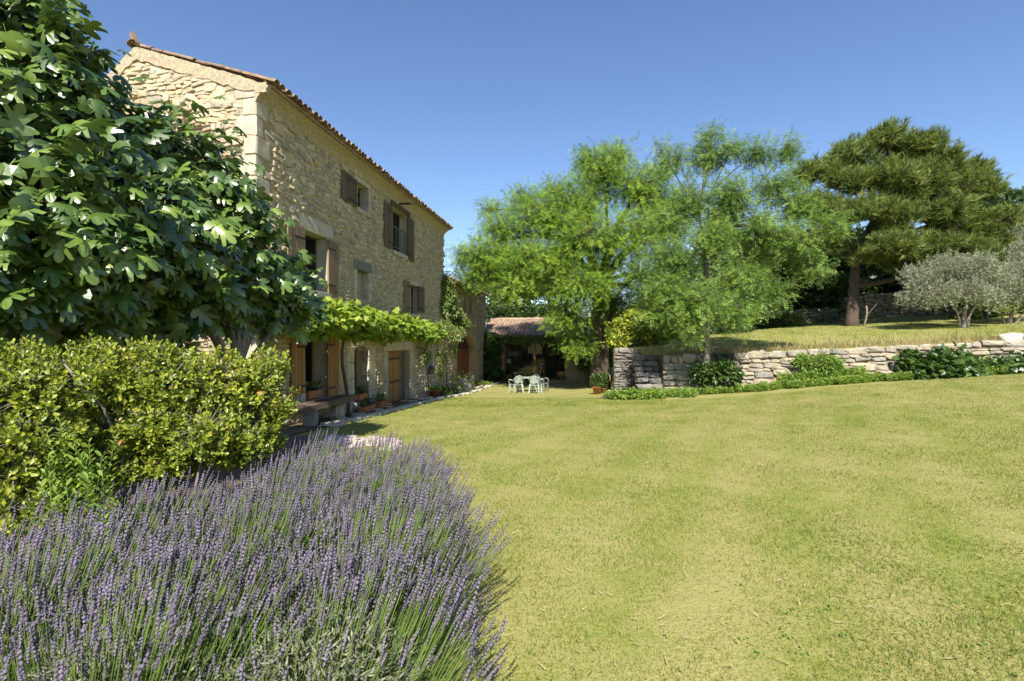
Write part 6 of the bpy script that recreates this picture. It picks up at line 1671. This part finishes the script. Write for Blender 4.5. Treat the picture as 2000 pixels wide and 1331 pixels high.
# basket in the small window
t = thing('hanging_basket', 'dark basket of purple flowers on the small window sill', 'basket', tuple(HW((W9[0] + W9[1]) / 2, -.06, W9[2])), HRZ)
mb = MB(); mb.lathe([(.001, 0), (.16, .0), (.22, .22), (.19, .22), (.001, .18)], 12, sx=1, sy=.55); mb.build('basket', M['wood_old'], t)
k = 80; P = np.stack([R.uniform(-.2, .2, k), R.uniform(-.1, .1, k), .2 + R.uniform(0, .12, k)], -1); inst('flowers', LONG, frames(R.normal(0, .6, (k, 3)) + UP, R.normal(size=(k, 3))), P, R.uniform(.05, .09, k), M['violet'], t)
# leaning flat stone and flower bed by the wing
t_, _ = pf(848, 770, .15); q = HW(t_, -.16, 0); z0 = gz(lower, q[0], q[1])
mb = MB(); mb.poly_prism([(-.35, 0), (.38, 0), (.12, .62), (-.05, .78), (-.2, .5)], -.03, .03); o = mb.build('leaning_slab', M['dry']); o.location = (q[0], q[1] , z0 + .02); o.rotation_euler = (-.22, 0, HRZ); tag(o, 'triangular flat stone leaning against the wall behind the pots', 'stone')
def bed(label, px, out, r, h, mat, flower=None, nf=0, tm=LONG, size=.14, n=260, name='flower_clump'):
    t_, _ = pf(px, 760, out); q = HW(t_, -out, 0); z0 = gz(lower, q[0], q[1]); t = wthing(name, label, 'plant', (q[0], q[1], z0), 'flower bed along the wing')
    a = R.uniform(0, 6.28, n); q_ = np.sqrt(R.random(n)); P = np.stack([q[0] + np.cos(a) * q_ * r * .6, q[1] + np.sin(a) * q_ * r, z0 + R.uniform(.02, h, n) * (1.1 - .5 * q_)], -1)
    D = np.stack([np.cos(a) * q_, np.sin(a) * q_, .8 + 0 * a], -1) + R.normal(0, .4, (n, 3)); inst('foliage', tm, frames(D, R.normal(0, .5, (n, 3)) + UP), P, size * R.uniform(.6, 1.2, n), M[mat], t)
    for i in range(7):
        e = P[R.integers(0, n)]; L = limb((q[0] + R.normal(0, .1) * r, q[1] + R.normal(0, .1) * r, z0 - .02), e, 3, 0); trunk_mesh('stem', [(L, taper(L, .006, .003))], M['lav_stem'], t, 4)
    if flower:
        me = FLOW.mesh('flower', M[flower])
        for i in range(nf):
            k_ = R.integers(0, n); o = bpy.data.objects.new('flower', me); link(o, t); o.location = tuple(P[k_] + np.array([.02, -.03, .08])); o.scale = (.05,) * 3; o.rotation_euler = (1.0, 0, R.uniform(-.6, .6))
bed('low green plants with pink blooms beside the small pots', 880, .45, .7, .4, 'ivy', 'pink', 7)
bed('clump of violet flowers in front of the wing', 899, .5, .8, .6, 'rose', 'violet', 40)
bed('tall leafy plant left of the arched door', 896, .25, .6, 1.2, 'rose', n=360)
bed('wispy pale green plant at the arched door', 915, .4, .5, .9, 'olive', n=220)
bed('low green edging plants along the path by the wing', 868, .6, .5, .25, 'ivy')
bed('grass tuft at the house corner below the ivy', 945, .5, .8, .2, 'weed')

# ------------------------------------------------------------------ garden table and plastic chairs
def chair(label, loc, rz, mat):
    t = thing('plastic_chair', label, 'chair', loc, rz, 'plastic garden chairs')
    m = M[mat]
    mb = MB(); V = []; F = []
    for j in range(5):
        y = -.24 + .46 * j / 4
        for i in range(5):
            x = -.24 + .48 * i / 4; V.append((x * (1 - .06 * j / 4), y, .43 - .02 * math.sin(math.pi * i / 4) - .01 * j / 4 - (.02 if j == 0 else 0)))
    n = len(V); V += [(v[0], v[1], v[2] - .03) for v in V]
    for j in range(4):
        for i in range(4):
            a = j * 5 + i; F += [(a, a + 1, a + 6, a + 5), (n + a, n + a + 5, n + a + 6, n + a + 1)]
    for i in range(4): F += [(i, n + i, n + i + 1, i + 1), (20 + i, 21 + i, n + 21 + i, n + 20 + i), (5 * i, 5 * i + 5, n + 5 * i + 5, n + 5 * i), (5 * i + 4, n + 5 * i + 4, n + 5 * i + 9, 5 * i + 9)]
    mb.add(V, F); mb.build('seat', m, t, True)
    # back: arched rim with horizontal slats
    def bp(a, zf):      # angle across the back, height fraction
        w = .25 * (1.05 - .12 * zf); return np.array([math.sin(a) * w, .20 + .06 * math.cos(a) + .10 * zf, .44 + .40 * zf])
    rim = [np.array([-.25, .02, .62])] + [np.array([math.cos(math.pi - math.pi * k / 12) * .26, .20 + .10 * math.sin(math.pi * k / 12) + .02, .62 + .22 * math.sin(math.pi * k / 12)]) for k in range(13)] + [np.array([.25, .02, .62])]
    mb = MB(); mb.tube(rim, .022, 6); mb.build('back_rim', m, t, True)
    for k in range(5):
        z = .52 + .058 * k; hw = .20 if k < 3 else .19 - .02 * (k - 2)
        mb = MB(); pts = [np.array([hw * math.sin(a), .19 + .05 * math.cos(a) + .12 * (z - .44), z]) for a in np.linspace(-1.4, 1.4, 6)]
        for i in range(5):
            a, b_ = pts[i], pts[i + 1]; c = (a + b_) / 2; mb.obox(c, (b_ - a) / 2, np.array([0, .006, .001]), np.array([0, 0, .019]))
        mb.build('back_slat', m, t)
    for s in (-1, 1):
        mb = MB(); mb.tube([(s * .25, .03, .62), (s * .275, -.10, .645), (s * .275, -.22, .63), (s * .26, -.25, .56), (s * .24, -.235, .43)], [.024, .028, .028, .024, .026], 6); mb.build('armrest', m, t, True)
        mb = MB(); mb.tube([(s * .19, .20, .42), (s * .195, .25, .62)], .018, 5); mb.build('back_post', m, t)
        for (y0, y1) in ((-.21, -.25), (.19, .27)):
            mb = MB(); x = s * .21; L = [(x, y0, .43), (s * .25, y1, 0)]
            V = []; 
            for (p, r_) in zip(L, (.045, .026)): V += [(p[0] - r_, p[1] - r_, p[2]), (p[0] + r_, p[1] - r_, p[2]), (p[0] + r_, p[1] + r_, p[2]), (p[0] - r_, p[1] + r_, p[2])]
            mb.add(V, [(0, 1, 5, 4), (1, 2, 6, 5), (2, 3, 7, 6), (3, 0, 4, 7), (0, 3, 2, 1), (4, 5, 6, 7)]); mb.build('leg', m, t)
    return t
def on_lawn(px, d): p = W(px, 0, d); return (p[0], p[1], gz(lower, p[0], p[1]))
chair('pale green plastic armchair at the left side of the garden table', on_lawn(1008, 25.0), math.radians(-150), 'plastic')
chair('grey green plastic armchair with its back to the lawn in front of the garden table', on_lawn(1046, 24.5), math.radians(-198), 'plastic')
chair('plastic armchair in a shade-darkened colour at the far right of the garden table', on_lawn(1058, 25.9), math.radians(60), 'plastic_shade')
tt = thing('garden_table', 'oval pale plastic garden table with splayed legs among the chairs', 'table', on_lawn(1030, 25.6), .1)
mb = MB(); n = 24
prof = [(.001, .69), (.92, .69), (1.0, .70), (1.0, .725), (.97, .735), (.001, .735)]
mb.lathe(prof, n, sx=.62, sy=.45); mb.build('tabletop', M['plastic'], tt)
for sx in (-1, 1):
    for sy in (-1, 1):
        mb = MB(); mb.tube([(sx * .22, sy * .16, .70), (sx * .44, sy * .34, 0)], [.032, .02], 6); mb.build('leg', M['plastic'], tt)

# ------------------------------------------------------------------ grass blades on the near lawn
def lawn_ok(x, y):
    lav = np.interp(y, [0, 1.2, 2, 3, 4, 5, 6, 9, 11, 29], [-.1, -.15, -.15, -.2, -.4, -.85, -1.7, -3.2, -3.75, -1.05])
    return (x > lav) & (y < wall_line(x) - .5)
def blades(n, d0, d1, p, hmean, wmul, mat, name, uright=1.12, hf=lower, okf=lawn_ok):
    d = (d0 ** p + R.random(n) * (d1 ** p - d0 ** p)) ** (1 / p); u = R.uniform(-.6, uright, n); x = u * d; y = d
    ok = okf(x, y); x, y, d = x[ok], y[ok], d[ok]; n = len(x)
    z = hf(x, y) - .004
    nz = .5 + .5 * np.sin(x * 1.7 + np.sin(y * 1.1) * 2) * np.sin(y * 1.3 + x * .6)
    cl = np.sin(x * 5.1 + 1.7 * np.sin(y * 3.3)) * np.sin(y * 4.7 + 1.3 * np.sin(x * 2.9)); h = hmean * R.uniform(.45, 1.35, n) * (.72 + .45 * nz + .28 * cl)
    D = R.normal(0, .55, (n, 3)) + UP; w = .0022 * wmul * np.sqrt(d / 2.5) * R.uniform(.7, 1.5, n)
    return inst(name, BLADE, frames(D, R.normal(size=(n, 3))), np.stack([x, y, z], -1), np.stack([w, h, h], -1), M[mat])
BLADE = Tmpl([(-1, 0, 0), (1, 0, 0), (0, 1, .25)], [(0, 1, 2)])
g1_ = blades(390000, 2.0, 17, .85, .032, 1.0, 'grass', 'grass')
g2_ = blades(110000, 15.5, 32, .9, .045, 1.5, 'grass', 'far_grass', .3)
g2_['label'] = 'short mown grass at the far end of the lawn by the garden table'; g2_['category'] = 'grass'
g3_ = blades(110000, 17.8, 33, .9, .05, 1.5, 'grass', 'terrace_grass', 1.05, upper, lambda x, y: (x > np.maximum(6.1, .21 * y + .6)) & (y > wall_line(x) + 1.2))
g3_['label'] = 'mown grass blades covering the upper lawn'; g3_['category'] = 'grass'
g1_['label'] = 'short mown grass blades covering the lawn'; g1_['category'] = 'grass'

# small broad-leaved weeds and clippings that break up the mown grass
def rosettes(n, name, mat, size, tm, label, per=7):
    d = 2.1 + 12 * R.random(n) ** 1.3; u = R.uniform(-.4, 1.05, n); x = u * d; y = d; ok = lawn_ok(x, y)
    nz = np.sin(x * 1.3 + 2 * np.sin(y * .7)) * np.sin(y * 1.1 + .8 * x); ok &= (nz > .15) | (R.random(n) < .12)
    x, y = x[ok], y[ok]; k = len(x)
    P = np.repeat(np.stack([x, y, lower(x, y) + .012], -1), per, 0) + R.normal(0, .018, (k * per, 3)) * np.array([1, 1, .2])
    a = R.uniform(0, 6.28, k * per); D = np.stack([np.cos(a), np.sin(a), R.uniform(.15, .9, k * per)], -1)
    o = inst(name, tm, frames(D, UP + R.normal(0, .25, (k * per, 3))), P, size * R.uniform(.5, 1.2, k * per), M[mat]); o['label'] = label; o['category'] = 'weeds'
rosettes(900, 'clover', 'weed', .017, FOLD, 'scattered clover and small weeds growing in the lawn')
k = 1600; d = 2.1 + 11 * R.random(k) ** 1.2; x = R.uniform(-.4, 1.05, k) * d; ok = lawn_ok(x, d); x, d = x[ok], d[ok]; k = len(x)
a = R.uniform(0, 6.28, k); o = inst('grass_clippings', BLADE, frames(np.stack([np.cos(a), np.sin(a), R.uniform(-.05, .25, k)], -1), UP + R.normal(0, .3, (k, 3))), np.stack([x, d, lower(x, d) + .022], -1), np.stack([np.full(k, .0035), R.uniform(.03, .09, k), np.full(k, .03)], -1), M['drygrass'])
o['label'] = 'dry straw clippings lying on the mown lawn'; o['category'] = 'clippings'
